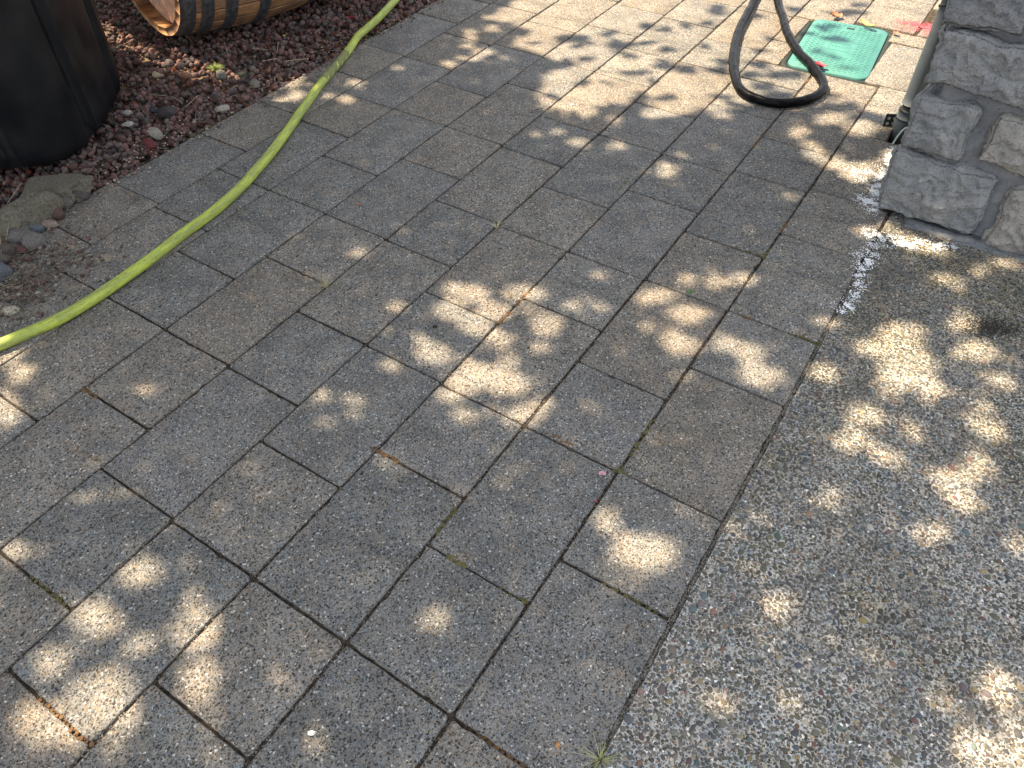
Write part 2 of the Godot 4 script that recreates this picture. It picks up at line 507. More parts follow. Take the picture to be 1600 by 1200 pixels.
	var head := mat(Color(1.3, 1.3, 1.34), 0.9)
	head.albedo_texture = grain
	head.uv1_offset = Vector3(0.5, 0.3, 0)
	mats.head = head
	var hoop := mat(Color.WHITE, 0.5, 0.55)
	hoop.albedo_texture = blotch(512, 61, lin(0.05, 0.055, 0.065), lin(0.16, 0.165, 0.175), 14.0, 5, 2.0)
	mats.hoop = triplanar(hoop, 3.0)
	# lid
	var lid := mat(Color.WHITE, 0.6)
	lid.albedo_texture = blotch(512, 71, lin(0.036, 0.152, 0.138), lin(0.052, 0.196, 0.176), 7.0, 5, 1.5)
	mats.lid = triplanar(lid, 2.5)
	mats.lid_dark = mat(lin(0.036, 0.155, 0.138), 0.6)
	mats.lid_edge = mat(lin(0.006, 0.014, 0.013), 0.8)
	mats.black_plastic = mat(lin(0.012, 0.013, 0.014), 0.6)
	var pvc := mat(Color.WHITE, 0.5)
	pvc.albedo_texture = blotch(256, 77, lin(0.045, 0.061, 0.076), lin(0.065, 0.080, 0.094), 6.0, 4)
	mats.pvc = triplanar(pvc, 4.0)
	mats.pvc_dark = mat(lin(0.09, 0.095, 0.10), 0.6)
	mats.strap = mat(lin(0.55, 0.55, 0.54), 0.35, 0.6)
	mats.wire = mat(lin(0.45, 0.56, 0.50), 0.5)
	mats.tie = mat(lin(0.015, 0.016, 0.018), 0.5)
	# paint, plants, bits
	mats.white_paint = mat(lin(0.78, 0.79, 0.80), 0.9)
	mats.red_paint = mat(lin(0.50, 0.06, 0.085), 0.85)
	var bits := mat(Color.WHITE, 0.9)
	bits.vertex_color_use_as_albedo = true
	mats.bits = bits
	var blade := mat(Color.WHITE, 0.8)
	blade.vertex_color_use_as_albedo = true
	blade.backlight_enabled = true
	blade.backlight = Color(0.2, 0.25, 0.1)
	mats.blade = blade
	var petal := mat(lin(0.34, 0.03, 0.06), 0.6)
	petal.backlight_enabled = true
	petal.backlight = Color(0.3, 0.05, 0.1)
	mats.petal = petal
	mats.pale_petal = mat(lin(0.62, 0.34, 0.36), 0.7)
	mats.yellow_leaf = mat(lin(0.55, 0.46, 0.13), 0.7)
	mats.brown_leaf = mat(lin(0.32, 0.14, 0.08), 0.8)
	mats.bark = triplanar(relief(mat(lin(0.10, 0.08, 0.06), 0.95), rf[1], 2.0), 1.5)
	var leaf := mat(lin(0.05, 0.085, 0.03), 0.6)
	leaf.backlight_enabled = true
	leaf.backlight = Color(0.10, 0.13, 0.05)
	mats.leaf = leaf

# lime green hose jacket with grey dust worn along it
func hose_dust() -> ImageTexture:
	var w := 128
	var h := 1024
	var a := noise(FastNoiseLite.TYPE_SIMPLEX_SMOOTH, 0.02, 81, 4)
	var s := noise(FastNoiseLite.TYPE_SIMPLEX_SMOOTH, 0.05, 82, 3)
	var clean := lin(0.41, 0.49, 0.060)
	var dusty := lin(0.235, 0.28, 0.070)
	var grime := lin(0.12, 0.11, 0.05)
	var col := PackedByteArray()
	col.resize(w * h * 3)
	for y in h:
		for x in w:
			var ang := TAU * x / w
			var cx := cos(ang) * 40.0
			var cz := sin(ang) * 40.0
			var t := clampf(0.42 + 0.9 * a.get_noise_3d(cx, cz, y * 0.35) + 0.5 * s.get_noise_3d(cx * 2.5, cz * 2.5, y * 0.12), 0, 1)
			var c := clean.lerp(dusty, t)
			var k := s.get_noise_3d(cx * 3.0, cz * 3.0, y * 0.5)
			if k > 0.20: c = c.lerp(grime, clampf((k - 0.20) * 3.0, 0, 0.62))
			var i := (y * w + x) * 3
			col[i] = b8(c.r)
			col[i + 1] = b8(c.g)
			col[i + 2] = b8(c.b)
	return tex(col, w, h)

# ------------------------------------------------------------------ the crown's gaps

func open_ellipse(x: float, z: float, a: Vector2, b: Vector2, value: float, grow: float) -> void:
	var la := a.length() + grow
	var lb := b.length() + grow
	la = maxf(la, 0.008)
	lb = maxf(lb, 0.007)
	var ea := a.normalized()
	var eb := b.normalized()
	var ext := maxf(la, lb) * 1.3
	var det := ea.x * eb.y - ea.y * eb.x
	for j in range(int((z - ext - MASK_Z) / MASK_STEP), int((z + ext - MASK_Z) / MASK_STEP) + 1):
		for i in range(int((x - ext - MASK_X) / MASK_STEP), int((x + ext - MASK_X) / MASK_STEP) + 1):
			if i < 0 or j < 0 or i >= MASK_W or j >= MASK_H: continue
			var d := Vector2(MASK_X + (i + 0.5) * MASK_STEP - x, MASK_Z + (j + 0.5) * MASK_STEP - z)
			var s := (d.x * eb.y - d.y * eb.x) / det / la
			var t := (ea.x * d.y - ea.y * d.x) / det / lb
			if s * s + t * t < 1.0:
				mask[j * MASK_W + i] = maxf(value, mask[j * MASK_W + i]) if value > 0.0 else 0.0

func make_mask() -> void:
	mask.resize(MASK_W * MASK_H)
	mask.fill(0.0)
	var poly := PackedVector2Array()
	for i in SUNNY_EDGE.size() / 2:
		poly.append(Vector2(SUNNY_EDGE[i * 2], SUNNY_EDGE[i * 2 + 1]) / 1000.0)
	poly.append(Vector2(0.5, -7.0))
	poly.append(Vector2(-5.0, -7.0))
	for j in MASK_H:
		var z := MASK_Z + (j + 0.5) * MASK_STEP
		if z > -1.6: break
		for i in MASK_W:
			if Geometry2D.is_point_in_polygon(Vector2(MASK_X + (i + 0.5) * MASK_STEP, z), poly):
				mask[j * MASK_W + i] = 1.0
	for k in LEAF_SHADES.size() / 7:
		var o := k * 7
		open_ellipse(LEAF_SHADES[o] / 1000.0, LEAF_SHADES[o + 1] / 1000.0, Vector2(LEAF_SHADES[o + 2], LEAF_SHADES[o + 3]) / 1000.0, Vector2(LEAF_SHADES[o + 4], LEAF_SHADES[o + 5]) / 1000.0, 0.0, -0.012)
	for k in SUN_FLECKS.size() / 7:
		var o := k * 7
		var s := sqrt(SUN_FLECKS[o + 6] / 100.0)
		open_ellipse(SUN_FLECKS[o] / 1000.0, SUN_FLECKS[o + 1] / 1000.0, Vector2(SUN_FLECKS[o + 2], SUN_FLECKS[o + 3]) / 1000.0 * s, Vector2(SUN_FLECKS[o + 4], SUN_FLECKS[o + 5]) / 1000.0 * s, 0.6, FLECK_GROW + 0.013)
	for k in SUN_FLECKS.size() / 7:
		var o := k * 7
		var s := sqrt(SUN_FLECKS[o + 6] / 100.0)
		open_ellipse(SUN_FLECKS[o] / 1000.0, SUN_FLECKS[o + 1] / 1000.0, Vector2(SUN_FLECKS[o + 2], SUN_FLECKS[o + 3]) / 1000.0 * s, Vector2(SUN_FLECKS[o + 4], SUN_FLECKS[o + 5]) / 1000.0 * s, 1.0, FLECK_GROW)
	# more of the same beyond what the photo shows
	var frame := PackedVector2Array([Vector2(-3.4, -1.5), Vector2(0.1, -3.7), Vector2(0.6, -0.5), Vector2(-0.7, 0.25)])
	var r := RandomNumberGenerator.new()
	r.seed = 5
	for k in 150:
		var q := Vector2(r.randf_range(-4.3, 1.4), r.randf_range(-4.0, 1.4))
		var ra := Vector2(r.randf_range(0.015, 0.045), 0).rotated(r.randf() * TAU)
		if Geometry2D.is_point_in_polygon(q, frame) or (q.x > -0.3 and q.y < -1.5): continue
		open_ellipse(q.x, q.y, ra, ra.orthogonal() * r.randf_range(0.5, 0.9), 1.0, FLECK_GROW)

const FLECK_GROW := 0.007

func open_at(x: float, z: float) -> float:
	var i := int((x - MASK_X) / MASK_STEP)
	var j := int((z - MASK_Z) / MASK_STEP)
	if i < 0 or j < 0 or i >= MASK_W or j >= MASK_H: return 0.0
	return mask[j * MASK_W + i]

# ------------------------------------------------------------------ the tree overhead (above the frame)

func make_tree() -> void:
	var t := thing("shade_tree", "broad leafy tree overhead whose crown dapples the paving with shade", "tree", Vector3(-3.3, 0, 1.0))
	put("trunk", pipe([Vector3(0, -0.1, 0), Vector3(0.03, 0.8, -0.03), Vector3(-0.05, 1.7, -0.1), Vector3(-0.02, 2.5, -0.2)], func(s, a): return 0.13 - s * 0.022 + 0.008 * sin(a * 5.0 + s * 3.0), 14, 0.06), mats.bark, t)
	for e in [Vector3(-0.9, 2.9, -2.2), Vector3(0.2, 3.0, -2.6), Vector3(0.9, 2.8, -1.0), Vector3(-1.2, 2.9, -0.7), Vector3(1.4, 2.9, 0.0), Vector3(-0.6, 3.3, -4.2)]:
		put("limb", pipe([Vector3(-0.03, 2.2, -0.16), Vector3(e.x * 0.3, lerpf(2.2, e.y, 0.55), -0.1 + e.z * 0.3), Vector3(e.x * 0.65 + 0.05, lerpf(2.2, e.y, 0.8), e.z * 0.65 - 0.08), e], func(s, a): return maxf(0.008, 0.055 - s * 0.017), 8, 0.08), mats.bark, t)
	# leaf: a pointed blade, a little folded along its rib
	var st := SurfaceTool.new()
	st.begin(Mesh.PRIMITIVE_TRIANGLES)
	var rib := [Vector3(0, 0, -0.034), Vector3(0, 0.002, 0.002), Vector3(0, -0.004, 0.038)]
	var edge := [Vector3(0.017, 0.006, -0.012), Vector3(0.014, 0.006, 0.014)]
	for s in [1.0, -1.0]:
		var e0 := Vector3(edge[0].x * s, edge[0].y, edge[0].z)
		var e1 := Vector3(edge[1].x * s, edge[1].y, edge[1].z)
		for tri in [[rib[0], e0, rib[1]], [rib[1], e0, e1], [rib[1], e1, rib[2]]]:
			for v in tri: st.add_vertex(v)
	var leaf := done(st)
	var sun := SUN.normalized()
	var where := []
	var tint := PackedColorArray()
	var base := Vector3(-3.3, 0, 1.0)
	var step := 0.0185
	var r := RandomNumberGenerator.new()
	r.seed = 9
	var x := -4.3
	while x < 1.3:
		var z := -4.6
		while z < 1.4:
			var gx := x + r.randf_range(-0.5, 0.5) * step
			var gz := z + r.randf_range(-0.5, 0.5) * step
			z += step
			if open_at(gx, gz) > 0.5: continue
			var h := 2.9 + 0.95 * r.randf()
			var p := Vector3(gx, 0, gz) + sun * (h / sun.y)
			var b := Basis.from_euler(Vector3(r.randf_range(-0.7, 0.7), r.randf() * TAU, r.randf_range(-0.7, 0.7))).scaled(Vector3.ONE * r.randf_range(0.75, 1.15))
			where.append(Transform3D(b, p - base))
			tint.append(Color(1, 1, 1))
		x += step
	# small young leaves fringe the gaps
	step = 0.0100
	x = -4.0
	while x < 1.3:
		var z := -4.0
		while z < 1.3:
			var gx := x + r.randf_range(-0.5, 0.5) * step
			var gz := z + r.randf_range(-0.5, 0.5) * step
			z += step
			var v := open_at(gx, gz)
			if v < 0.5 or v > 0.9: continue
			var p := Vector3(gx, 0, gz) + sun * ((2.9 + 0.8 * r.randf()) / sun.y)
			where.append(Transform3D(Basis.from_euler(Vector3(r.randf_range(-0.6, 0.6), r.randf() * TAU, r.randf_range(-0.6, 0.6))).scaled(Vector3.ONE * r.randf_range(0.38, 0.52)), p - base))
			tint.append(Color(1, 1, 1))
		x += step
	var crown := copies("crown", leaf, mats.leaf, where, tint, t)
	crown.set_meta("kind", "stuff")

# ------------------------------------------------------------------ paving

const COURSES := [
	[-3.3, -1.7, -0.2, 1.3, 2.79, 3.83, 5.37, 6.38, 8.03, 9.16, 10.87, 12.5],
	[-2.8, -1.2, -0.2, 1.3, 2.31, 3.82, 4.84, 6.39, 7.47, 9.07, 10.1, 11.83, 12.46],
	[-3.3, -1.7, -0.7, 0.31, 1.3, 2.85, 3.83, 5.37, 6.36, 7.9, 8.95, 10.63, 11.7, 12.38],
	[-2.8, -1.75, -0.22, 1.31, 2.35, 3.86, 4.88, 6.36, 7.4, 8.97, 10.09, 11.7, 12.77, 14.38],
	[-3.3, -1.7, -0.7, 0.33, 1.33, 2.86, 3.87, 5.39, 6.4, 7.94, 8.97, 10.63, 11.7, 13.2, 14.3],
	[-3.3, -2.3, -0.7, 0.3, 1.87, 2.88, 4.38, 5.41, 6.96, 7.99, 9.6, 10.65, 12.2, 13.3],
	[-2.8, -1.2, -0.2, 1.36, 2.89, 3.89, 5.42, 6.45, 8.0, 9.05, 10.7, 11.8, 13.4],
	[-2.8, -1.7, -0.2, 1.3, 2.9, 4.36, 5.43, 7.01, 8.0, 9.5, 10.62, 12.16, 13.2],
	[-2.3, -0.7, 0.3, 1.9, 3.42, 4.44, 5.96, 7.1, 8.5, 9.52, 11.07, 12.1],
]

func lay(parent: Node, u0: float, v0: float, u1: float, v1: float, brown: float) -> void:
	# half a joint, in courses; the long joints run a little wider
	var x0 := -(v1 - 0.0098) * W
	var x1 := -(v0 + 0.0098) * W
	var z0 := -(u1 - 0.0068) * W
	var z1 := -(u0 + 0.0068) * W
	var mid := Vector2(x0 + x1, z0 + z1) * 0.5
	var poly := rect_skewed(rect(x0 - mid.x, z0 - mid.y, x1 - mid.x, z1 - mid.y), 0.0008)
	var uv_at := Vector2(rng.randf_range(0.25, 0.75), rng.randf_range(0.28, 0.72))
	var mesh := slab(poly, 0.0013, 0.0024, 0.05, 0.013, 1.0 / 0.72, uv_at)
	var k := rng.randi() % 8
	if rng.randf() < brown: k = [1, 3, 6, 3][rng.randi() % 4]
	elif rng.randf() < 0.4: k = [0, 2, 4, 7][rng.randi() % 4]
	var o := put("paver", mesh, mats["paver%d" % k], parent, Vector3(mid.x, rng.randf_range(-0.0012, 0.0012), mid.y))
	o.rotation = Vector3(rng.randf_range(-0.004, 0.004), 0, rng.randf_range(-0.004, 0.004))

func make_paving() -> void:
	var pave := Node3D.new()
	pave.name = "pavement"
	add_child(pave, true)
	tag(pave, "", "", "", "structure")
	# bedding sand seen in the joints; open at the hole by the pillar
	for q in [Rect2(-1.80, -5.0, 1.70, 6.0), Rect2(-0.10, -2.165, 0.104, 3.165), Rect2(-0.10, -5.0, 0.104, 2.62)]:
		put("joint_sand", box_mesh(Vector3(q.size.x, 0.03, q.size.y)), mats.soil, pave, Vector3(q.get_center().x, -0.0198, q.get_center().y))
	for k in 9:
		var us: Array = COURSES[k].duplicate()
		if k > 2 :
			while us[-1] < 21.0: us.append(us[-1] + (1.03 if us.size() % 2 else 1.55))
		for i in us.size() - 1:
			var v0 := float(k)
			var v1 := float(k + 1)
			if k == 0:
				v0 = 0.005
				if us[i] > 9.0: v0 = 0.17
				if us[i] > 10.8: v0 = 0.48
			if k == 8: v1 = 8.97
			var brown := 0.15 + 0.5 * clampf((k - 4) / 4.0, 0, 1)
			lay(pave, us[i], v0, us[i + 1], v1, brown)
	# cut pieces round the valve box and along the pillar
	for q in [[12.41, 2.58, 13.3, 3.0], [13.3, 2.70, 14.42, 3.0], [14.46, 2.0, 15.9, 3.0], [15.9, 2.0, 17.4, 3.0], [17.4, 2.0, 18.4, 3.0], [14.74, 1.0, 16.2, 2.0], [16.2, 1.0, 17.2, 2.0], [17.2, 1.0, 18.8, 2.0],
			[12.53, 0.40, 14.18, 1.26], [14.22, 0.40, 14.66, 1.33], [14.70, 0.40, 15.05, 0.97], [16.0, 0.40, 17.4, 1.0], [17.4, 0.40, 18.8, 1.0]]:
		lay(pave, q[0], q[1], q[2], q[3], 0.3)

func make_ground() -> void:
	var g := MeshInstance3D.new()
	var pl := PlaneMesh.new()
	pl.size = Vector2(240, 240)
	put("ground", pl, mats.dirt, self, Vector3(0, -0.085, 0)).set_meta("kind", "structure")

# ------------------------------------------------------------------ exposed-aggregate slab

func make_slab() -> void:
	var s := Node3D.new()
	s.name = "concrete_slab"
	add_child(s, true)
	tag(s, "", "", "", "structure")
	rng.seed = 77
	put("slab_edge", slab(rect(0.0022, -2.5, 2.2, 2.2), 0.003, 0.004, 0.09, 0.02, 1.0 / 0.75, Vector2(0.1, 0.2), 0.2), mats.matrix, s, Vector3(0, -0.0022, 0))
	var stain := noise(FastNoiseLite.TYPE_SIMPLEX_SMOOTH, 2.6, 15, 5)
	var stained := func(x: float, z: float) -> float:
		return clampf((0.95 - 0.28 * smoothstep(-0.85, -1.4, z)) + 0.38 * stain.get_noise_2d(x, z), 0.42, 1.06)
	var st := SurfaceTool.new()
	st.begin(Mesh.PRIMITIVE_TRIANGLES)
	var sx := 0.03
	for j in 140:
		for i in 70:
			for q in [[0, 0], [1, 0], [1, 1], [0, 0], [1, 1], [0, 1]]:
				var x: float = 0.0058 + sx * (i + q[0])
				var z: float = -2.4 + sx * (j + q[1])
				var k: float = stained.call(x, z)
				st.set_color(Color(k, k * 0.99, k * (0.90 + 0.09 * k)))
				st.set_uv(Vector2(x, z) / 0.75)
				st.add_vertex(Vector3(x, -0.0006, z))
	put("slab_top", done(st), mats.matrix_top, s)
	var shapes := []
	for i in 6:
		shapes.append(stone(1, Vector3(1, 0.42, 0.8), 300 + i, 0.16))
	# darts: larger stones first, none on top of another
	var cell := 0.014
	var hash := {}
	var kept := []
	var nz := noise(FastNoiseLite.TYPE_SIMPLEX_SMOOTH, 4.0, 12, 3)
	for pass_ in [[0.0060, 0.0088, 600], [0.0038, 0.0060, 11000], [0.0024, 0.0038, 80000], [0.0013, 0.0024, 130000]]:
		for k in pass_[2]:
			var x := 0.008 + pow(rng.randf(), 1.25) * 0.98
			var z := rng.randf_range(-1.79, 0.35)
			var rad := rng.randf_range(pass_[0], pass_[1])
			if z < -1.2 and rad > 0.0048 and rng.randf() < 0.7: continue
			if rad > 0.0060 and rng.randf() < 0.35: continue
			var ci := int(x / cell)
			var cj := int((z + 4.0) / cell)
			var ok := true
			for dj in [-1, 0, 1]:
				for di in [-1, 0, 1]:
					var key: int = (cj + dj) * 4096 + ci + di
					if hash.has(key):
						for q in hash[key]:
							var dx: float = q[0] - x
							var dz: float = q[1] - z
							var rr: float = (q[2] + rad) * 0.82
							if dx * dx + dz * dz < rr * rr:
								ok = false
								break
					if not ok: break
				if not ok: break
			if not ok: continue
			var key2 := cj * 4096 + ci
			if not hash.has(key2): hash[key2] = []
			hash[key2].append([x, z, rad])
			kept.append([x, z, rad])
	var lists := []
	var tints := []
	for i in 6:
		lists.append([])
		tints.append(PackedColorArray())
	var eye := Vector2(0.09, 0.0)
	var big := []
	for q in kept:
		if q[0] < 0.5 and q[1] > -1.2 and q[1] < -0.1: big.append([q[2] / (Vector2(q[0], q[1]).distance_to(eye) + 1.0), q])
	big.sort_custom(func(a, b): return a[0] > b[0])
	var single := {}
	for i in mini(300, big.size()): single[big[i][1]] = true
	for q in kept:
		var c := Color(0.108, 0.104, 0.094) * rng.randf_range(0.6, 1.4)
		var d := rng.randf()
		if d < 0.10: c = Color(0.085, 0.095, 0.115) * rng.randf_range(0.6, 1.2)
		elif d < 0.22: c = Color(0.16, 0.145, 0.12) * rng.randf_range(0.8, 1.4)
		elif d < 0.27: c = Color(0.18, 0.12, 0.09) * rng.randf_range(0.6, 1.3)
		elif d < 0.29: c = Color(0.14, 0.082, 0.078) * rng.randf_range(0.7, 1.2)
		elif d < 0.32: c = Color(0.36, 0.34, 0.31)
		elif d < 0.345: c = Color(0.25, 0.20, 0.12) * rng.randf_range(0.7, 1.2)
		elif d < 0.37: c = Color(0.10, 0.13, 0.125)
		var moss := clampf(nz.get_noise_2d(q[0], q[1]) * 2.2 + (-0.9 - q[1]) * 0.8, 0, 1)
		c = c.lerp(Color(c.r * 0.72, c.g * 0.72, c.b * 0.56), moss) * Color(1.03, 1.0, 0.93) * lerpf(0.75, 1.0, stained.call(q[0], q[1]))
		c.a = 1.0
		var b := Basis(Vector3.UP, rng.randf() * TAU) * Basis.from_scale(Vector3.ONE * q[2])
		b = Basis.from_euler(Vector3(rng.randf_range(-0.15, 0.15), 0, rng.randf_range(-0.15, 0.15))) * b
		var tr := Transform3D(b, Vector3(q[0], -0.0008 - q[2] * 0.06, q[1]))
		var k := rng.randi() % 6
		if single.has(q):
			var m: StandardMaterial3D = pebble_tone(c)
			var pb := put("pebble", shapes[k], m, s)
			pb.transform = tr
		else:
			lists[k].append(tr)
			tints[k].append(c)
	for i in 6:
		copies("aggregate", shapes[i], mats.pebble, lists[i], tints[i], s).set_meta("kind", "stuff")

var tones := {}
func pebble_tone(c: Color) -> StandardMaterial3D:
	var q := Color(snappedf(c.r, 0.03), snappedf(c.g, 0.03), snappedf(c.b, 0.03))
	if not tones.has(q):
		var m := mat(Color(maxf(q.r, 0.04), maxf(q.g, 0.04), maxf(q.b, 0.04)).linear_to_srgb(), 0.75)
		tones[q] = m
	return tones[q]

# ------------------------------------------------------------------ gravel bed

func make_gravel() -> void:
	var g := Node3D.new()
	g.name = "gravel"
	add_child(g, true)
	tag(g, "red and grey lava gravel of the planting bed beside the pavers", "gravel", "", "stuff")
	rng.seed = 41
	var shapes := []
	for i in 6:
		shapes.append(stone(2, Vector3(1, rng.randf_range(0.6, 0.8), rng.randf_range(0.7, 0.95)), 500 + i, 0.30, 5, i % 2 == 0))
	var lists := []
	var tints := []
	for i in 6:
		lists.append([])
		tints.append(PackedColorArray())
	var edge := -8.97 * W
	for layer in 3:
		for k in 24000:
			var x := edge - pow(rng.randf(), 1.25) * 2.6
			var z := rng.randf_range(-4.3, 0.9)
			if x > edge - 0.006: continue
			# the near end of the bed is bare, dirty soil with few stones
			var bare := clampf((z + 0.66) / 0.16, 0, 1) * clampf((x + 1.93) / 0.12, 0, 1)
			if rng.randf() < bare * 0.55: continue
			var rad := rng.randf_range(0.0055, 0.0125)
			if rng.randf() < 0.06: rad *= 1.45
			var y := -0.034 + 0.0125 * layer + rng.randf_range(-0.003, 0.004)
			y -= 0.008 * clampf(1.0 - (edge - x) / 0.05, 0, 1)
			var c := Color(0.24, 0.145, 0.127) * rng.randf_range(0.5, 1.35)
			var d := rng.randf()
			if d < 0.24: c = Color(0.17, 0.138, 0.132) * rng.randf_range(0.5, 1.5)
			elif d < 0.32: c = Color(0.15, 0.13, 0.12) * rng.randf_range(0.7, 1.3)
			elif d < 0.36: c = Color(0.18, 0.075, 0.045) * rng.randf_range(0.8, 1.2)
			elif d < 0.373: c = Color(0.26, 0.235, 0.20)
			c.a = 1
			var b := Basis.from_euler(Vector3(rng.randf() * TAU, rng.randf() * TAU, rng.randf() * TAU)) * Basis.from_scale(Vector3.ONE * rad)
			var i := rng.randi() % 6
			lists[i].append(Transform3D(b, Vector3(x, y, z)))
			tints[i].append(c)
	for i in 6:
		copies("lava_gravel", shapes[i], mats.lava, lists[i], tints[i], g)
	# soil under it, and the dirt that has crept over the pavers' edge at the near end
	var so := Node3D.new()
	so.name = "soil"
	add_child(so, true)
	tag(so, "", "", "", "structure")
	put("soil_bed", box_mesh(Vector3(6.0, 0.05, 7.0)), mats.dirt, so, Vector3(edge - 3.02, -0.059, -1.9))
	var nz := noise(FastNoiseLite.TYPE_SIMPLEX_SMOOTH, 9.0, 8, 4)
	var pts := []
	var n := 46
	for i in n:
		for j in n:
			var x := -2.05 + 0.72 * j / (n - 1)
			var z := -0.95 + 1.3 * i / (n - 1)
			var lip := -1.50 - 0.42 * clampf((-0.30 - z) / 0.5, 0, 1.0) + 0.045 * nz.get_noise_2d(z * 1.7, 3.0)
			var y := minf(clampf((lip - x) * 0.13, -0.02, 0.006), 0.006 - maxf(0.0, lip - x - 0.10) * 0.25) + 0.004 * nz.get_noise_2d(x * 3, z * 3) - 0.001 - clampf((-0.60 - z) / 0.1, 0, 1) * 0.05
			pts.append(Vector3(x, y, z))
	put("soil_spill", done(skin(pts, n, n, false, true)), mats.dirt, so)

func rockling(called: String, label: String, cat: String, x: float, z: float, size: Vector3, turn: float, color: Color, sd: int, rough := 0.18, facets := 0, y := 0.0, n := 3) -> void:
	var m := mat(color.linear_to_srgb(), 0.9)
	m.albedo_texture = mats.speck
	m.albedo_color = (color * 1.25).linear_to_srgb()
	triplanar(m, 9.0)
	var o := put(called, stone(n, size, sd, rough, facets), m, self, Vector3(x, y + size.y * 0.55, z))
	o.rotation.y = turn
	tag(o, label, cat)

func make_stones() -> void:
	# pair of large flat rocks by the bin
	var st := stone(4, Vector3(0.100, 0.042, 0.080), 901, 0.32, 11)
	var o := put("rock", st, mats.rock, self, Vector3(-1.885, 0.006, -0.775))
	o.rotation = Vector3(0.06, 0.5, 0.05)
	tag(o, "broad flat grey rock at the foot of the black bin", "rock")
	o = put("rock", stone(4, Vector3(0.120, 0.052, 0.078), 917, 0.34, 12), mats.rock, self, Vector3(-1.825, 0.008, -0.668))
	o.rotation = Vector3(-0.05, 0.95, 0.08)
	tag(o, "long grey rock in front of the flat rock, pale patch on top", "rock")
	rockling("stone", "long dark oval stone lying on the paver edge beside the flat rock", "stone", -1.800, -0.790, Vector3(0.036, 0.014, 0.015), 0.55, Color(0.085, 0.072, 0.072), 11)
	rockling("stone", "brown-red block of stone against the long grey rock", "stone", -1.772, -0.712, Vector3(0.024, 0.018, 0.021), 0.3, Color(0.10, 0.058, 0.05), 12, 0.2, 6)
	rockling("stone", "grey-brown wedge stone behind the brown-red block", "stone", -1.797, -0.748, Vector3(0.026, 0.017, 0.02), 0.9, Color(0.125, 0.11, 0.098), 13, 0.2, 5)
	rockling("stone", "tiny round grey pebble in front of the brown-red block", "pebble", -1.768, -0.688, Vector3(0.010, 0.008, 0.010), 0, Color(0.14, 0.14, 0.145), 14)
	rockling("stone", "flat tan stone at the soil edge near the long grey rock", "stone", -1.752, -0.672, Vector3(0.027, 0.012, 0.014), 0.5, Color(0.24, 0.19, 0.155), 15)
	rockling("stone", "smooth blue-grey oval cobble on the bare soil", "cobble", -1.765, -0.640, Vector3(0.028, 0.014, 0.015), 0.6, Color(0.105, 0.125, 0.15), 16, 0.08)
	rockling("stone", "dark slate pebble left of the blue-grey cobble", "pebble", -1.790, -0.614, Vector3(0.022, 0.013, 0.015), 0.7, Color(0.075, 0.08, 0.09), 17, 0.1)
	rockling("stone", "lumpy mid-grey cobble under the blue-grey one", "cobble", -1.753, -0.605, Vector3(0.035, 0.019, 0.024), 0.5, Color(0.135, 0.128, 0.12), 18, 0.2)
	rockling("stone", "round grey cobble nearest the paver corner", "cobble", -1.707, -0.607, Vector3(0.026, 0.022, 0.027), 0, Color(0.145, 0.135, 0.13), 19, 0.08)
	rockling("stone", "small dark red lava stone below the grey cobbles", "stone", -1.712, -0.577, Vector3(0.017, 0.012, 0.014), 0.2, Color(0.11, 0.05, 0.045), 20, 0.2, 4)
	rockling("stone", "brown lump of stone on the soil beside the red lava stone", "stone", -1.735, -0.558, Vector3(0.028, 0.017, 0.02), 0.9, Color(0.09, 0.075, 0.065), 21, 0.25, 4)
	rockling("stone", "angular slate-blue rock at the left edge of the soil", "rock", -1.665, -0.478, Vector3(0.046, 0.028, 0.040), 0.4, Color(0.12, 0.135, 0.16), 22, 0.2, 6)
	rockling("stone", "pale speckled pebble lying alone on the paver by the green hose", "pebble", -1.533, -0.431, Vector3(0.019, 0.009, 0.014), 0.9, Color(0.38, 0.35, 0.27), 23, 0.1)
	rockling("stone", "brown angular rock half out of view above the slate-blue one", "rock", -1.72, -0.515, Vector3(0.034, 0.022, 0.024), 1.2, Color(0.10, 0.085, 0.075), 24, 0.25, 5)
	# pale stones among the gravel
	rockling("stone", "white chip of rock close to the bin corner, lower of two", "rock chip", -2.003, -1.108, Vector3(0.0195, 0.0099, 0.0120), 0.7, Color(0.400, 0.390, 0.372), 31, 0.15, 6)
	rockling("stone", "white pebble close to the bin corner, upper of two", "pebble", -2.067, -1.150, Vector3(0.0172, 0.0090, 0.0104), 0.7, Color(0.368, 0.359, 0.342), 32, 0.26, 7)
	rockling("stone", "squarish pale grey rock at the paver edge on the moss", "rock", -1.880, -1.107, Vector3(0.0242, 0.0189, 0.0192), 0.3, Color(0.272, 0.257, 0.228), 33, 0.26, 7)
	rockling("stone", "white tapered pebble near the pavers under the barrel", "pebble", -1.835, -1.319, Vector3(0.0234, 0.0117, 0.0128), 0.9, Color(0.352, 0.328, 0.289), 34, 0.22, 5)
	rockling("stone", "deep red rock beside the squarish pale rock", "rock", -1.850, -1.062, Vector3(0.0195, 0.0162, 0.0160), 0.2, Color(0.128, 0.023, 0.027), 35, 0.26, 7)
	rockling("stone", "orange-pink lava stone in the sun fleck below the barrel", "stone", -2.110, -1.411, Vector3(0.0195, 0.0126, 0.0128), 0.4, Color(0.288, 0.133, 0.084), 36, 0.26, 7)
	rockling("stone", "cream pebble left of the orange-pink lava stone", "pebble", -2.189, -1.363, Vector3(0.0140, 0.0126, 0.0104), 1.0, Color(0.384, 0.328, 0.228), 37, 0.26, 7)
	rockling("stone", "rounded grey stone beside the green moss tuft", "stone", -2.005, -1.470, Vector3(0.0234, 0.0153, 0.0160), 0.3, Color(0.160, 0.156, 0.144), 38, 0.26, 7)
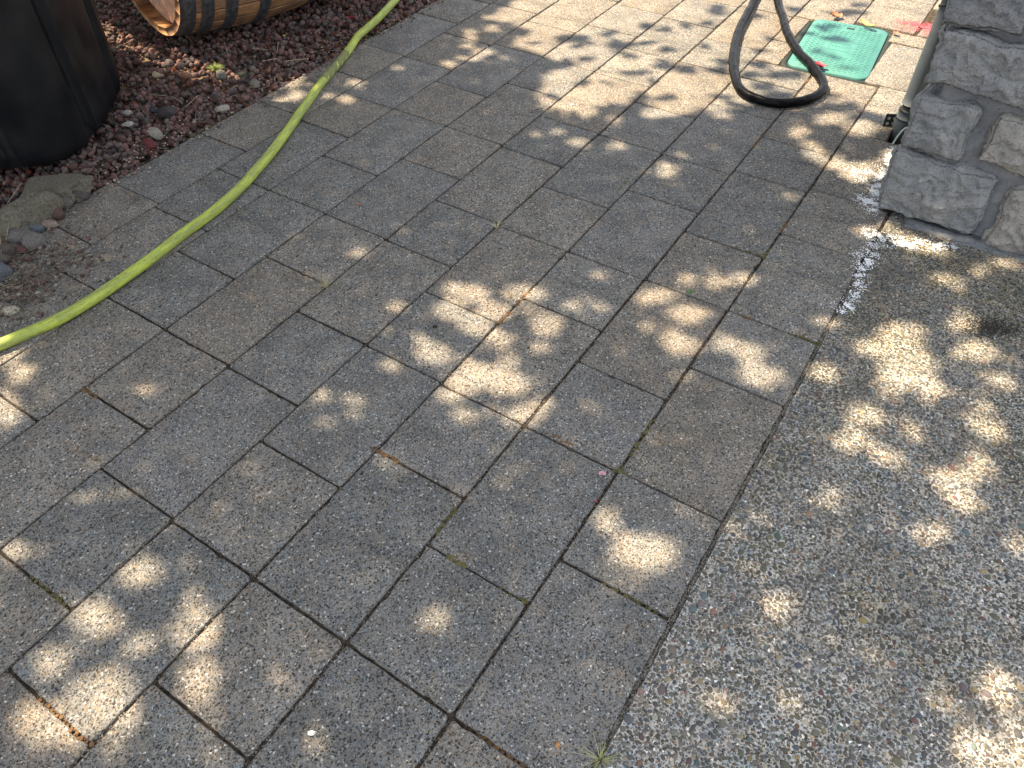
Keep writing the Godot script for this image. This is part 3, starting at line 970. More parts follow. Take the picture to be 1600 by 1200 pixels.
	rockling("stone", "round grey-tan pebble close to the paver edge below the barrel", "pebble", -1.862, -1.480, Vector3(0.0187, 0.0153, 0.0160), 0.3, Color(0.176, 0.156, 0.129), 39, 0.26, 7)
	rockling("stone", "dark purple-grey angular rock in the middle of the gravel", "rock", -1.958, -1.214, Vector3(0.0281, 0.0198, 0.0240), 0.3, Color(0.050, 0.043, 0.047), 40, 0.26, 7)
	rockling("stone", "blue-black flat stone left of the purple-grey rock", "stone", -2.012, -1.205, Vector3(0.0172, 0.0099, 0.0120), 0.6, Color(0.040, 0.043, 0.057), 41, 0.22, 5)

# ------------------------------------------------------------------ stone pillar

# A block with a split, pillowed face: size x, y, z, front face towards +z
func block(size: Vector3, sd: int, bulge: float, nx: int, ny: int, nz_: int) -> ArrayMesh:
	var n1 := noise(FastNoiseLite.TYPE_SIMPLEX_SMOOTH, 9.0, sd, 4)
	var n2 := noise(FastNoiseLite.TYPE_CELLULAR, 15.0, sd + 1, 2)
	n2.cellular_return_type = FastNoiseLite.RETURN_DISTANCE
	n2.domain_warp_enabled = true
	n2.domain_warp_amplitude = 0.025
	n2.domain_warp_frequency = 8.0
	var n3 := noise(FastNoiseLite.TYPE_SIMPLEX_SMOOTH, 38.0, sd + 2, 4)
	n3.fractal_type = FastNoiseLite.FRACTAL_RIDGED
	var h := size * 0.5
	var st := SurfaceTool.new()
	st.begin(Mesh.PRIMITIVE_TRIANGLES)
	var push := func(p: Vector3) -> Vector3:
		var q := p / h
		var aq := q.abs()
		# how near the block's arrises: corners and arrises are pulled in
		var sorted := [aq.x * h.x - h.x, aq.y * h.y - h.y, aq.z * h.z - h.z]
		sorted.sort()
		var d_edge: float = -sorted[1]   # distance from the nearest arris, metres
		var round_in := 0.011 * exp(-d_edge / 0.007)
		var out := Vector3(signf(q.x) if aq.x > 0.999 else 0.0, signf(q.y) if aq.y > 0.999 else 0.0, signf(q.z) if aq.z > 0.999 else 0.0).normalized()
		var w := clampf(d_edge / 0.028, 0, 1)
		var s := p + Vector3(sd * 1.3, sd * 0.7, 0)
		var f := n1.get_noise_3dv(s) * 0.018 + (n2.get_noise_3dv(s) + 0.6) * 0.026 + n3.get_noise_3dv(s) * 0.0065
		# split in flakes: ledges across the face
		var lay := n1.get_noise_3dv(s * 0.55 + Vector3(3, 1, 2)) * 0.040 + p.dot(Vector3(0.10, 0.16, 0.0))
		var ledge := 0.0095
		var fl := floorf(lay / ledge)
		f = f * 0.75 + (fl + smoothstep(0.70, 1.0, lay / ledge - fl)) * ledge - lay - ledge * 0.35
		var amount := (bulge * sqrt(w) * 0.5 + f * (0.35 + 0.65 * w))
		if out.y != 0.0: amount *= 0.35
		var wob := Vector3(n1.get_noise_3dv(s * 0.7 + Vector3(5, 0, 0)), n1.get_noise_3dv(s * 0.7 + Vector3(0, 7, 0)), 0) * 0.016
		return p + out * (amount - round_in) + wob
	for face in [[0, 1, 2, 1], [0, 1, 2, -1], [2, 1, 0, 1], [2, 1, 0, -1], [0, 2, 1, 1], [0, 2, 1, -1]]:
		var cnt := [nx, ny, nz_]
		var na: int = cnt[face[1]]
		var nb: int = cnt[face[0]]
		var pts := []
		for i in na + 1:
			for j in nb + 1:
				var p := Vector3.ZERO
				p[face[0]] = lerpf(-h[face[0]], h[face[0]], float(j) / nb)
				p[face[1]] = lerpf(-h[face[1]], h[face[1]], float(i) / na)
				p[face[2]] = h[face[2]] * face[3]
				pts.append(push.call(p))
		var e := Vector3.ZERO
		e[face[0]] = 1
		var e2 := Vector3.ZERO
		e2[face[1]] = 1
		var nrm := Vector3.ZERO
		nrm[face[2]] = face[3]
		skin(pts, na + 1, nb + 1, false, e2.cross(e).dot(nrm) > 0, PackedVector2Array(), st)
	return done(st)

func make_pillar() -> void:
	var p := thing("stone_pillar", "grey split-faced stone pillar standing at the corner of the concrete slab", "pillar", Vector3(0.25, 0, -2.05))
	rng.seed = 63
	var o0 := p.position
	put("mortar_core", block(Vector3(0.52, 1.46, 0.456), 5, -0.012, 40, 100, 20), mats.mortar, p, Vector3(0.0, 0.73, 0.0))
	# front stones: x0, x1, y0, y1
	var front := [
		[-0.035, 0.190, 0.012, 0.166], [0.214, 0.36, -0.004, 0.160], [0.378, 0.53, 0.0, 0.155],
		[-0.033, 0.099, 0.180, 0.308], [0.126, 0.325, 0.186, 0.304], [0.345, 0.53, 0.178, 0.306],
		[-0.040, 0.265, 0.327, 0.446], [0.285, 0.53, 0.325, 0.45],
		[-0.050, 0.099, 0.456, 0.615], [0.121, 0.33, 0.462, 0.60], [0.35, 0.53, 0.468, 0.61],
		[-0.04, 0.22, 0.632, 0.75], [0.24, 0.53, 0.628, 0.745], [-0.04, 0.12, 0.765, 0.90], [0.14, 0.36, 0.765, 0.90], [0.38, 0.53, 0.765, 0.90],
		[-0.04, 0.27, 0.918, 1.04], [0.29, 0.53, 0.918, 1.04], [-0.04, 0.15, 1.058, 1.2], [0.17, 0.53, 1.058, 1.2], [-0.04, 0.30, 1.218, 1.35], [0.32, 0.53, 1.218, 1.35],
	]
	for i in front.size():
		var f: Array = front[i]
		var seen: bool = f[3] < 0.65 and f[0] < 0.3
		var deep := 0.13 if i % 2 == 0 else 0.2
		var size := Vector3(f[1] - f[0], f[3] - f[2], deep)
		var res := 0.0042 if seen else 0.016
		var m := block(size, 20 + i, 0.010, int(size.x / res), int(size.y / res), int(size.z / (0.008 if seen else 0.02)))
		put("stone", m, mats["stone%d" % (i % 3)], p, Vector3((f[0] + f[1]) * 0.5, (f[2] + f[3]) * 0.5, -1.805 - deep * 0.5 + rng.randf_range(-0.006, 0.006)) - o0)
	# stones of the three other faces
	for side in 3:
		var y := 0.01
		var k := 0
		while y < 1.3:
			var hh := 0.135
			var z := -1.96 if side < 2 else 0.0
			var a := 0.0
			while a < 0.34:
				var l := 0.16 if (k + side) % 2 else 0.21
				l = minf(l, 0.40 - a)
				var size := Vector3(0.10, hh - 0.016, l - 0.016) if side < 2 else Vector3(l - 0.016, hh - 0.016, 0.10)
				var at := Vector3([0.02, 0.49, 0][side], y + hh * 0.5, -1.95 - a - l * 0.5) if side < 2 else Vector3(0.06 + a + l * 0.5, y + hh * 0.5, -2.26)
				put("stone", block(size, 200 + side * 60 + k, 0.010, 12, 12, 12), mats["stone%d" % (k % 3)], p, at - o0)
				a += l
				k += 1
			y += 0.148
			k += 1
	put("mortar_foot", block(Vector3(0.50, 0.02, 0.05), 8, 0.0, 90, 6, 10), mats.mortar, p, Vector3(0.28, 0.0, -1.812) - o0)
	put("cap_stone", block(Vector3(0.68, 0.07, 0.60), 9, 0.006, 40, 6, 34), mats.stone1, p, Vector3(0.245, 1.40, -2.03) - o0)

# ------------------------------------------------------------------ bin

func make_bin() -> void:
	var a := Vector3(0.8, 0, -0.6)    # along the face towards the camera
	var n := Vector3(0.6, 0, 0.8)     # out of that face
	var at := Vector3(-1.893, 0.0, -0.917) - a * 0.32 - n * 0.25
	var b := thing("trash_bin", "tall black plastic wheeled bin standing on the red gravel", "bin", at)
	b.basis = Basis(a, Vector3.UP, n)
	# plan outline: rounded square with upright flutes, from the middle of one side round
	var plan := func(t: float, half: float, flute: float) -> Vector3:
		var ang := TAU * t
		var c := Vector2(cos(ang), sin(ang))
		var p := 4.2
		var r := half / pow(pow(absf(c.x), p) + pow(absf(c.y), p), 1.0 / p)
		var q := c * r
		# flutes at set distances along each face
		var along := q.x if absf(c.y) > absf(c.x) else q.y
		var g := 0.0
		for f in [-0.125, 0.125]:
			g = maxf(g, 1.0 - smoothstep(0.020, 0.027, absf(along / half * 0.29 - f)))
		q -= c * g * flute
		return Vector3(q.x, 0, q.y)
	var pts := []
	var rows := [[0.012, 0.262, 0.0], [0.02, 0.280, 0.006], [0.05, 0.289, 0.026], [0.4, 0.303, 0.030], [0.72, 0.316, 0.030], [0.80, 0.319, 0.030], [0.83, 0.320, 0.004], [0.9, 0.323, 0.0], [0.98, 0.326, 0.0], [0.985, 0.345, 0.0], [1.02, 0.347, 0.0], [1.022, 0.33, 0.0]]
	var m := 288
	for r in rows:
		for j in m:
			pts.append(plan.call(float(j) / m, r[1], r[2]) + Vector3(0, r[0], 0))
	put("body", done(skin(pts, rows.size(), m, true, false)), mats.bin, b)
	put("bottom", box_mesh(Vector3(0.46, 0.02, 0.46)), mats.bin, b, Vector3(0, 0.022, 0))
	var lid := []
	var lr := [[1.024, 0.352], [1.05, 0.356], [1.062, 0.345], [1.085, 0.25], [1.09, 0.05]]
	for r in lr:
		for j in 96: lid.append(plan.call(float(j) / 96, r[1], 0.0) + Vector3(0, r[0], 0))
	put("lid", done(skin(lid, lr.size(), 96, true, false)), mats.bin, b)
	put("handle", pipe([Vector3(-0.33, 1.0, -0.22), Vector3(-0.40, 1.0, -0.22), Vector3(-0.40, 1.0, 0.22), Vector3(-0.33, 1.0, 0.22)], func(s, a_): return 0.014, 10, 0.02), mats.bin, b)
	for s in [-1.0, 1.0]:
		var w := CylinderMesh.new()
		w.top_radius = 0.10
		w.bottom_radius = 0.10
		w.height = 0.05
		var o := put("wheel", w, mats.black_plastic, b, Vector3(-0.36, 0.10, 0.25 * s))
		o.rotation.x = PI / 2

# ------------------------------------------------------------------ barrel

func make_barrel() -> void:
	var yaw := 0.2088
	var r0 := 0.2532
	var r1 := 0.2962
	var len := 0.81
	var axis := Vector3(sin(yaw), 0, -cos(yaw))
	var at := Vector3(-2.1399, 0, -1.3920) * (0.2 / 0.18) + Vector3(0, r1 - 0.006, 0)
	var b := thing("wine_barrel", "oak barrel with grey steel hoops lying on its side on the gravel", "barrel", at)
	b.basis = Basis(Vector3(-axis.z, 0, axis.x), Vector3.UP, -axis)   # +z points out of the near head
	var prof := func(t: float) -> float: return r1 - (r1 - r0) * pow(2.0 * t - 1.0, 2)
	rng.seed = 19
	var edges := []
	var n := 24
	var ang := 0.13
	for i in n:
		edges.append(ang)
		ang += TAU / n * rng.randf_range(0.8, 1.2)
	var scale_to := TAU / (ang - 0.13)
	for i in n:
		var a0: float = 0.13 + (edges[i] - 0.13) * scale_to
		var a1: float = 0.13 + ((edges[i + 1] if i + 1 < n else ang) - 0.13) * scale_to
		var g := 0.0012
		var st := SurfaceTool.new()
		st.begin(Mesh.PRIMITIVE_TRIANGLES)
		var pts := []
		var uvs := PackedVector2Array()
		var rows := 16
		for k in rows + 1:
			var t := float(k) / rows
			var r: float = prof.call(t)
			# ring of the stave's section: outer left, outer middle, outer right, inner right, inner left
			for q in [[a0 + g, r - 0.0005], [lerpf(a0, a1, 0.12), r], [lerpf(a0, a1, 0.5), r + 0.0004], [lerpf(a0, a1, 0.88), r], [a1 - g, r - 0.0005], [a1 - g, r - 0.024], [a0 + g, r - 0.024]]:
				pts.append(Vector3(cos(q[0]) * q[1], sin(q[0]) * q[1], -len * t))
				uvs.append(Vector2(0.13 * i + (q[0] - a0) * r / 0.25, t + i * 0.37))
		skin(pts, rows + 1, 7, true, true, uvs, st)
		for e in [0, rows]:
			for t3 in ([[0, 6, 5], [0, 5, 4], [0, 4, 3], [0, 3, 2], [0, 2, 1]]):
				for c in (t3 if e else [t3[0], t3[2], t3[1]]):
					st.set_uv(uvs[e * 7 + c])
					st.add_vertex(pts[e * 7 + c])
		put("stave", done(st), mats["wood%d" % (rng.randi() % 4)], b)
	# heads: boards cut to a disc, set in from the ends
	for e in 2:
		var z := -0.055 if e == 0 else -len + 0.055
		var rh := r0 - 0.0225
		var x := -rh
		for w in [0.07, 0.075, 0.09, 0.085, 0.08, 0.07, 0.06]:
			var x0 := x
			var x1 := minf(x + w, rh)
			x = x1
			if x1 - x0 < 0.01: continue
			var top := PackedVector2Array()
			for k in 9:
				var xx := lerpf(x0 + 0.0008, x1 - 0.0008, k / 8.0)
				top.append(Vector2(xx, sqrt(maxf(0.0, rh * rh - xx * xx))))
			var poly := PackedVector2Array(top)
			for k in 9:
				poly.append(Vector2(top[8 - k].x, -top[8 - k].y))
			var c := CSGPolygon3D.new()
			var st := SurfaceTool.new()
			st.begin(Mesh.PRIMITIVE_TRIANGLES)
			var dz := rng.randf_range(-0.0012, 0.0012)
			var tri := Geometry2D.triangulate_polygon(poly)
			for side in 2:
				for k in tri.size() / 3:
					for q in ([0, 1, 2] if side == 0 else [0, 2, 1]):
						var v := poly[tri[k * 3 + q]]
						st.set_uv(Vector2(v.x * 4.0, v.y * 1.6 + x0 * 7.0))
						st.add_vertex(Vector3(v.x, v.y, z + dz + (0.009 if side == 0 else -0.009)))
			for k in poly.size():
				var v0 := poly[k]
				var v1 := poly[(k + 1) % poly.size()]
				for q in [[v0, 1], [v0, -1], [v1, -1], [v0, 1], [v1, -1], [v1, 1]]:
					st.set_smooth_group(-1)
					st.set_uv(Vector2(q[0].x * 4.0, q[0].y * 1.6))
					st.add_vertex(Vector3(q[0].x, q[0].y, z + dz + 0.009 * q[1]))
			c.free()
			var o := put("head_board", done(st), mats.head, b)
	# hoops
	for hp in [[0.002, 0.062], [0.085, 0.135], [0.185, 0.235], [0.335, 0.385], [0.615, 0.665], [0.765, 0.815], [0.865, 0.915], [0.938, 0.998]]:
		var pts := []
		for k in 5:
			var t := lerpf(hp[0], hp[1], [0.0, 0.0, 0.5, 1.0, 1.0][k])
			var r: float = prof.call(t) + [0.0005, 0.0028, 0.0032, 0.0028, 0.0005][k]
			for j in 96:
				pts.append(Vector3(cos(TAU * j / 96) * r, sin(TAU * j / 96) * r, -len * t))
		put("hoop", done(skin(pts, 5, 96, true, true)), mats.hoop, b)

# ------------------------------------------------------------------ hoses, lid, conduit

const GREEN_HOSE := [-1478, -292, -1445, -342, -1425, -403, -1403, -481, -1400, -576, -1406, -694, -1422, -831, -1433, -943, -1457, -1048, -1496, -1164, -1541, -1277, -1607, -1424, -1678, -1583, -1734, -1734, -1775, -1835, -1805, -1912, -1827, -2005, -1869, -2145, -1904, -2244, -1976, -2411]
const BLACK_HOSE := [-845, -3248, -766, -2915, -743, -2792, -717, -2647, -682, -2518, -642, -2402, -594, -2299, -540, -2222, -479, -2197, -423, -2204, -377, -2241, -348, -2287, -336, -2341, -344, -2390, -374, -2442, -425, -2506, -474, -2558, -529, -2639, -581, -2729, -627, -2828, -680, -2931, -778, -3129]

func make_hoses() -> void:
	var pts := [Vector3(-1.62, 0.017, 0.12), Vector3(-1.56, 0.017, -0.12)]
	for i in GREEN_HOSE.size() / 2:
		pts.append(Vector3(GREEN_HOSE[i * 2] / 1000.0, 0.0134 + (0.006 if GREEN_HOSE[i * 2 + 1] < -1850 else 0.0), GREEN_HOSE[i * 2 + 1] / 1000.0))
	pts += [Vector3(-2.05, 0.02, -2.8), Vector3(-2.0, 0.02, -3.4)]
	var h := thing("garden_hose", "lime green garden hose curving across the pavers from the gravel", "hose", Vector3.ZERO)
	put("hose", pipe(pts, func(s, a): return 0.0126 + 0.0004 * sin(s * 40.0) * cos(a), 18, 0.012), mats.hose, h)
	# grimy band where the hose crosses the edge of the bed
	var tape := [Vector3(-1.690, 0.0138, -1.612), Vector3(-1.734, 0.0140, -1.734), Vector3(-1.757, 0.0147, -1.790)]
	put("dirty_wrap", pipe(tape, func(s, a): return 0.0130 + 0.0007 * sin(s * 160.0 + a * 2.0), 18, 0.006), mats.hose_grime, h)
	pts = []
	for i in BLACK_HOSE.size() / 2:
		var x: float = BLACK_HOSE[i * 2] / 1000.0
		var z: float = BLACK_HOSE[i * 2 + 1] / 1000.0
		var on_lid := 0.002 if x > -0.56 and z < -2.45 else 0.0
		pts.append(Vector3(x, 0.0135 + on_lid, z))
	pts[0].y = 0.05
	pts.push_front(Vector3(-0.97, 0.12, -3.6))
	pts[-1].y = 0.05
	pts.append(Vector3(-0.93, 0.12, -3.58))
	var n := noise(FastNoiseLite.TYPE_SIMPLEX_SMOOTH, 14.0, 3, 2)
	var b := thing("black_hose", "loop of dusty black hose hanging over the corner of the green lid", "hose", Vector3.ZERO)
	put("hose", pipe(pts, func(s, a): return 0.0133 + 0.0009 * n.get_noise_2d(s * 2.0, a * 0.1) + 0.0006 * (1.0 if fmod(s, 0.093) < 0.018 else 0.0), 16, 0.007), mats.black_hose, b)

func make_lid() -> void:
	var c := P(13.54, 1.935, 0.0)
	var t := thing("valve_box_lid", "turquoise plastic valve box lid set flush into the pavers", "lid", c)
	t.rotation.y = 0.085
	var lx := 0.126
	var lz := 0.206
	rng.seed = 8
	# plate with rounded corners
	var ring := []
	for q in [[1, -1, -PI / 2], [1, 1, 0.0], [-1, 1, PI / 2], [-1, -1, PI]]:
		for k in 7:
			var a: float = q[2] + PI / 2 * k / 6.0
			ring.append([Vector2(q[0] * (lx - 0.035), q[1] * (lz - 0.035)), Vector2(cos(a), sin(a))])
	var st := SurfaceTool.new()
	st.begin(Mesh.PRIMITIVE_TRIANGLES)
	var pts := []
	var lv := [[0.033, 0.0020], [0.035, 0.0006], [0.035, -0.016]]
	for l in lv:
		for q in ring:
			var p: Vector2 = q[0] + q[1] * l[0]
			pts.append(Vector3(p.x, l[1], p.y))
	var nr := ring.size()
	skin(pts, 3, nr, true, false, PackedVector2Array(), st)
	for i in nr:
		for v in [Vector3(0, 0.0022, 0), pts[i], pts[(i + 1) % nr]]: st.add_vertex(v)
	put("plate", done(st), mats.lid, t)
	# dark rim of the box below
	var rim := []
	for l in [[0.056, -0.016], [0.056, -0.0035], [0.038, -0.0035], [0.037, -0.03]]:
		for q in ring:
			var p: Vector2 = q[0] + q[1] * l[0]
			rim.append(Vector3(p.x, l[1], p.y))
	put("box_rim", done(skin(rim, 4, nr, true, true)), mats.lid_edge, t)
	# raised tread bars in staggered rows, bare round the middle
	var bars := SurfaceTool.new()
	bars.begin(Mesh.PRIMITIVE_TRIANGLES)
	var row := 0
	var z := -lz + 0.022
	while z < lz - 0.02:
		var x := -lx + 0.018 + (0.006 if row % 2 else 0.0)
		while x < lx - 0.016:
			var centre := absf(x) < 0.055 and absf(z) < 0.075
			var corner := absf(x) > lx - 0.04 and absf(z) > lz - 0.04
			if not centre and not corner and not (absf(z + 0.16) < 0.022 and absf(x) < 0.03):
				var bm := box_mesh(Vector3(0.0080, 0.0012, 0.0020))
				bars.append_from(bm, 0, Transform3D(Basis(Vector3.UP, 0.35), Vector3(x, 0.0023, z)))
			x += 0.0175
		z += 0.0105
		row += 1
	put("tread_bars", bars.commit(), mats.lid_dark, t).set_meta("kind", "stuff")
	# worn emblem in the middle: an oval ring and a bordered plate with worn-away letters, too faint to read
	var em := SurfaceTool.new()
	em.begin(Mesh.PRIMITIVE_TRIANGLES)
	for q in [[0.0, -0.028, 0.066, 0.0012], [0.0, 0.030, 0.066, 0.0012]]:
		em.append_from(box_mesh(Vector3(q[2], 0.0014, 0.0016)), 0, Transform3D(Basis(), Vector3(q[0], 0.0022, q[1])))
	for q in [-0.033, 0.033]:
		em.append_from(box_mesh(Vector3(0.0016, 0.0014, 0.0564)), 0, Transform3D(Basis(), Vector3(q, 0.0022, 0.001)))
	for k in 5:
		em.append_from(box_mesh(Vector3(0.002, 0.0014, rng.randf_range(0.014, 0.022))), 0, Transform3D(Basis(Vector3.UP, rng.randf_range(-0.5, 0.5)), Vector3(-0.022 + k * 0.011, 0.0022, 0.0)))
	put("emblem", em.commit(), mats.lid_dark, t).set_meta("kind", "stuff")
	put("latch_slot", box_mesh(Vector3(0.026, 0.002, 0.010)), mats.black_plastic, t, Vector3(0.004, 0.0022, -0.165))

func make_conduit() -> void:
	var base := Vector3(-0.078, 0, -2.270)
	var c := thing("conduit", "grey plastic conduit rising beside the stone pillar", "pipe", base)
	put("tube", pipe([Vector3(0, 0.075, 0), Vector3(0.0, 0.6, 0), Vector3(0.0, 1.25, 0)], func(s, a): return 0.0235 if s > 0.012 else 0.0255, 20, 0.02), mats.pvc, c)
	put("gasket", pipe([Vector3(0, 0.055, 0), Vector3(0, 0.076, 0)], func(s, a): return 0.0205, 20, 0.008), mats.tie, c)
	put("collar", pipe([Vector3(0, 0.034, 0), Vector3(0, 0.058, 0)], func(s, a): return 0.0255, 20, 0.008), mats.pvc, c)
	put("coupling", pipe([Vector3(0, -0.08, 0), Vector3(0, 0.0, 0), Vector3(0, 0.035, 0)], func(s, a): return 0.0275 if s > 0.05 else 0.023, 20, 0.008), mats.pvc, c)
	# perforated metal strap at its foot
	var st := put("strap", box_mesh(Vector3(0.036, 0.040, 0.003)), mats.tie, c, Vector3(-0.034, 0.018, 0.008))
	st.rotation.y = 0.5
	for k in 4:
		var h := CylinderMesh.new()
		h.top_radius = 0.0045
		h.bottom_radius = 0.0045
		h.height = 0.002
		var o := put("strap_hole", h, mats.strap, st, Vector3(-0.008 + 0.016 * (k % 2), -0.008 + 0.016 * (k / 2), 0.0016))
		o.rotation.x = PI / 2
	put("cable_tie", pipe([Vector3(-0.023, 0.335, 0.014), Vector3(-0.0, 0.347, 0.0285), Vector3(0.03, 0.362, 0.02), Vector3(0.06, 0.376, 0.01)], func(s, a): return 0.0034, 8, 0.006), mats.tie, c)
	var w := put("ground_wire", pipe([Vector3(-0.055, 0.030, -2.224), Vector3(-0.066, 0.028, -2.215), Vector3(-0.074, 0.015, -2.190), Vector3(-0.080, -0.020, -2.150), Vector3(-0.082, -0.05, -2.12)], func(s, a): return 0.0026, 8, 0.004), mats.wire)
	tag(w, "thin pale green wire running from the conduit foot into the hole", "wire")

# ------------------------------------------------------------------ paint, litter, plants

func flake_mesh() -> ArrayMesh:
	var st := SurfaceTool.new()
	st.begin(Mesh.PRIMITIVE_TRIANGLES)
	var r := RandomNumberGenerator.new()
	r.seed = 4
	var p := []
	for k in 7:
		var a := TAU * k / 7
		p.append(Vector3(cos(a), 0, sin(a)) * r.randf_range(0.65, 1.1))
	for k in 7:
		for v in [Vector3(0, 0.25, 0), p[k], p[(k + 1) % 7]]: st.add_vertex(v)
	return done(st)

# flecks of paint: lines of [x, z, spread, how many]
func spatter(called: String, label: String, spots: Array, m: Material, r0: float, r1: float, sd: int, thin := 1.0) -> void:
	var r := RandomNumberGenerator.new()
	r.seed = sd
	var nz := noise(FastNoiseLite.TYPE_SIMPLEX_SMOOTH, 30.0, sd, 3)
	var where := []
	var tint := PackedColorArray()
	for s in spots:
		for k in int(s[5] * thin):
			var t := r.randf()
			var q: Vector2 = Vector2(lerpf(s[0], s[2], t), lerpf(s[1], s[3], t)) + Vector2(r.randfn(), r.randfn()) * s[4]
			if nz.get_noise_2d(q.x, q.y) < 0.0 and r.randf() < 0.85: continue
			where.append(Transform3D(Basis(Vector3.UP, r.randf() * TAU) * Basis.from_scale(Vector3(1, 0.15, 1) * r.randf_range(r0, r1)), Vector3(q.x, 0.0013, q.y)))
			tint.append(Color.WHITE)
	var o := copies(called, flake_mesh(), m, where, tint, self)
	tag(o, label, "paint", "", "stuff")

func make_paint() -> void:
	spatter("white_paint", "white paint spatter on the pavers along the foot of the stone pillar", [
		[-0.066, -2.15, -0.050, -1.95, 0.009, 2100], [-0.055, -1.95, -0.040, -1.82, 0.010, 2000], [-0.08, -1.86, -0.045, -1.84, 0.014, 600], [-0.125, -1.985, -0.09, -1.95, 0.022, 420], [-0.10, -2.05, -0.05, -1.85, 0.03, 260],
		[0.005, -1.715, 0.17, -1.768, 0.008, 1500], [0.02, -1.70, 0.13, -1.745, 0.011, 700], [-0.03, -1.73, 0.01, -1.70, 0.012, 350], [0.004, -1.62, 0.010, -1.53, 0.008, 700], [0.0, -1.70, 0.012, -1.60, 0.010, 420],
		[0.018, -1.53, 0.020, -1.45, 0.006, 500], [0.008, -1.405, 0.018, -1.43, 0.007, 420], [-0.02, -1.63, 0.01, -1.60, 0.012, 160], [-0.04, -1.35, 0.03, -1.75, 0.03, 120]], mats.white_paint, 0.0006, 0.0020, 21, 1.0)
	spatter("red_paint", "fuzzy red marking paint on the pavers behind the turquoise lid", [
		[-0.26, -3.026, -0.20, -3.03, 0.012, 1300], [-0.205, -3.03, -0.165, -3.03, 0.014, 1700], [-0.185, -3.02, -0.14, -3.04, 0.014, 1900], [-0.25, -3.0, -0.15, -3.0, 0.035, 1600], [-0.17, -2.985, -0.15, -2.99, 0.018, 800]], mats.red_paint, 0.0005, 0.0013, 22)

func bit_mesh(kind: int) -> ArrayMesh:
	if kind == 0:   # straw
		return pipe([Vector3(-0.5, 0, 0), Vector3(-0.1, 0.02, 0.03), Vector3(0.5, 0, -0.02)], func(s, a): return 0.016, 5, 0.2)
	return stone(1, Vector3(1, 0.5, 0.8), 71 + kind, 0.25)

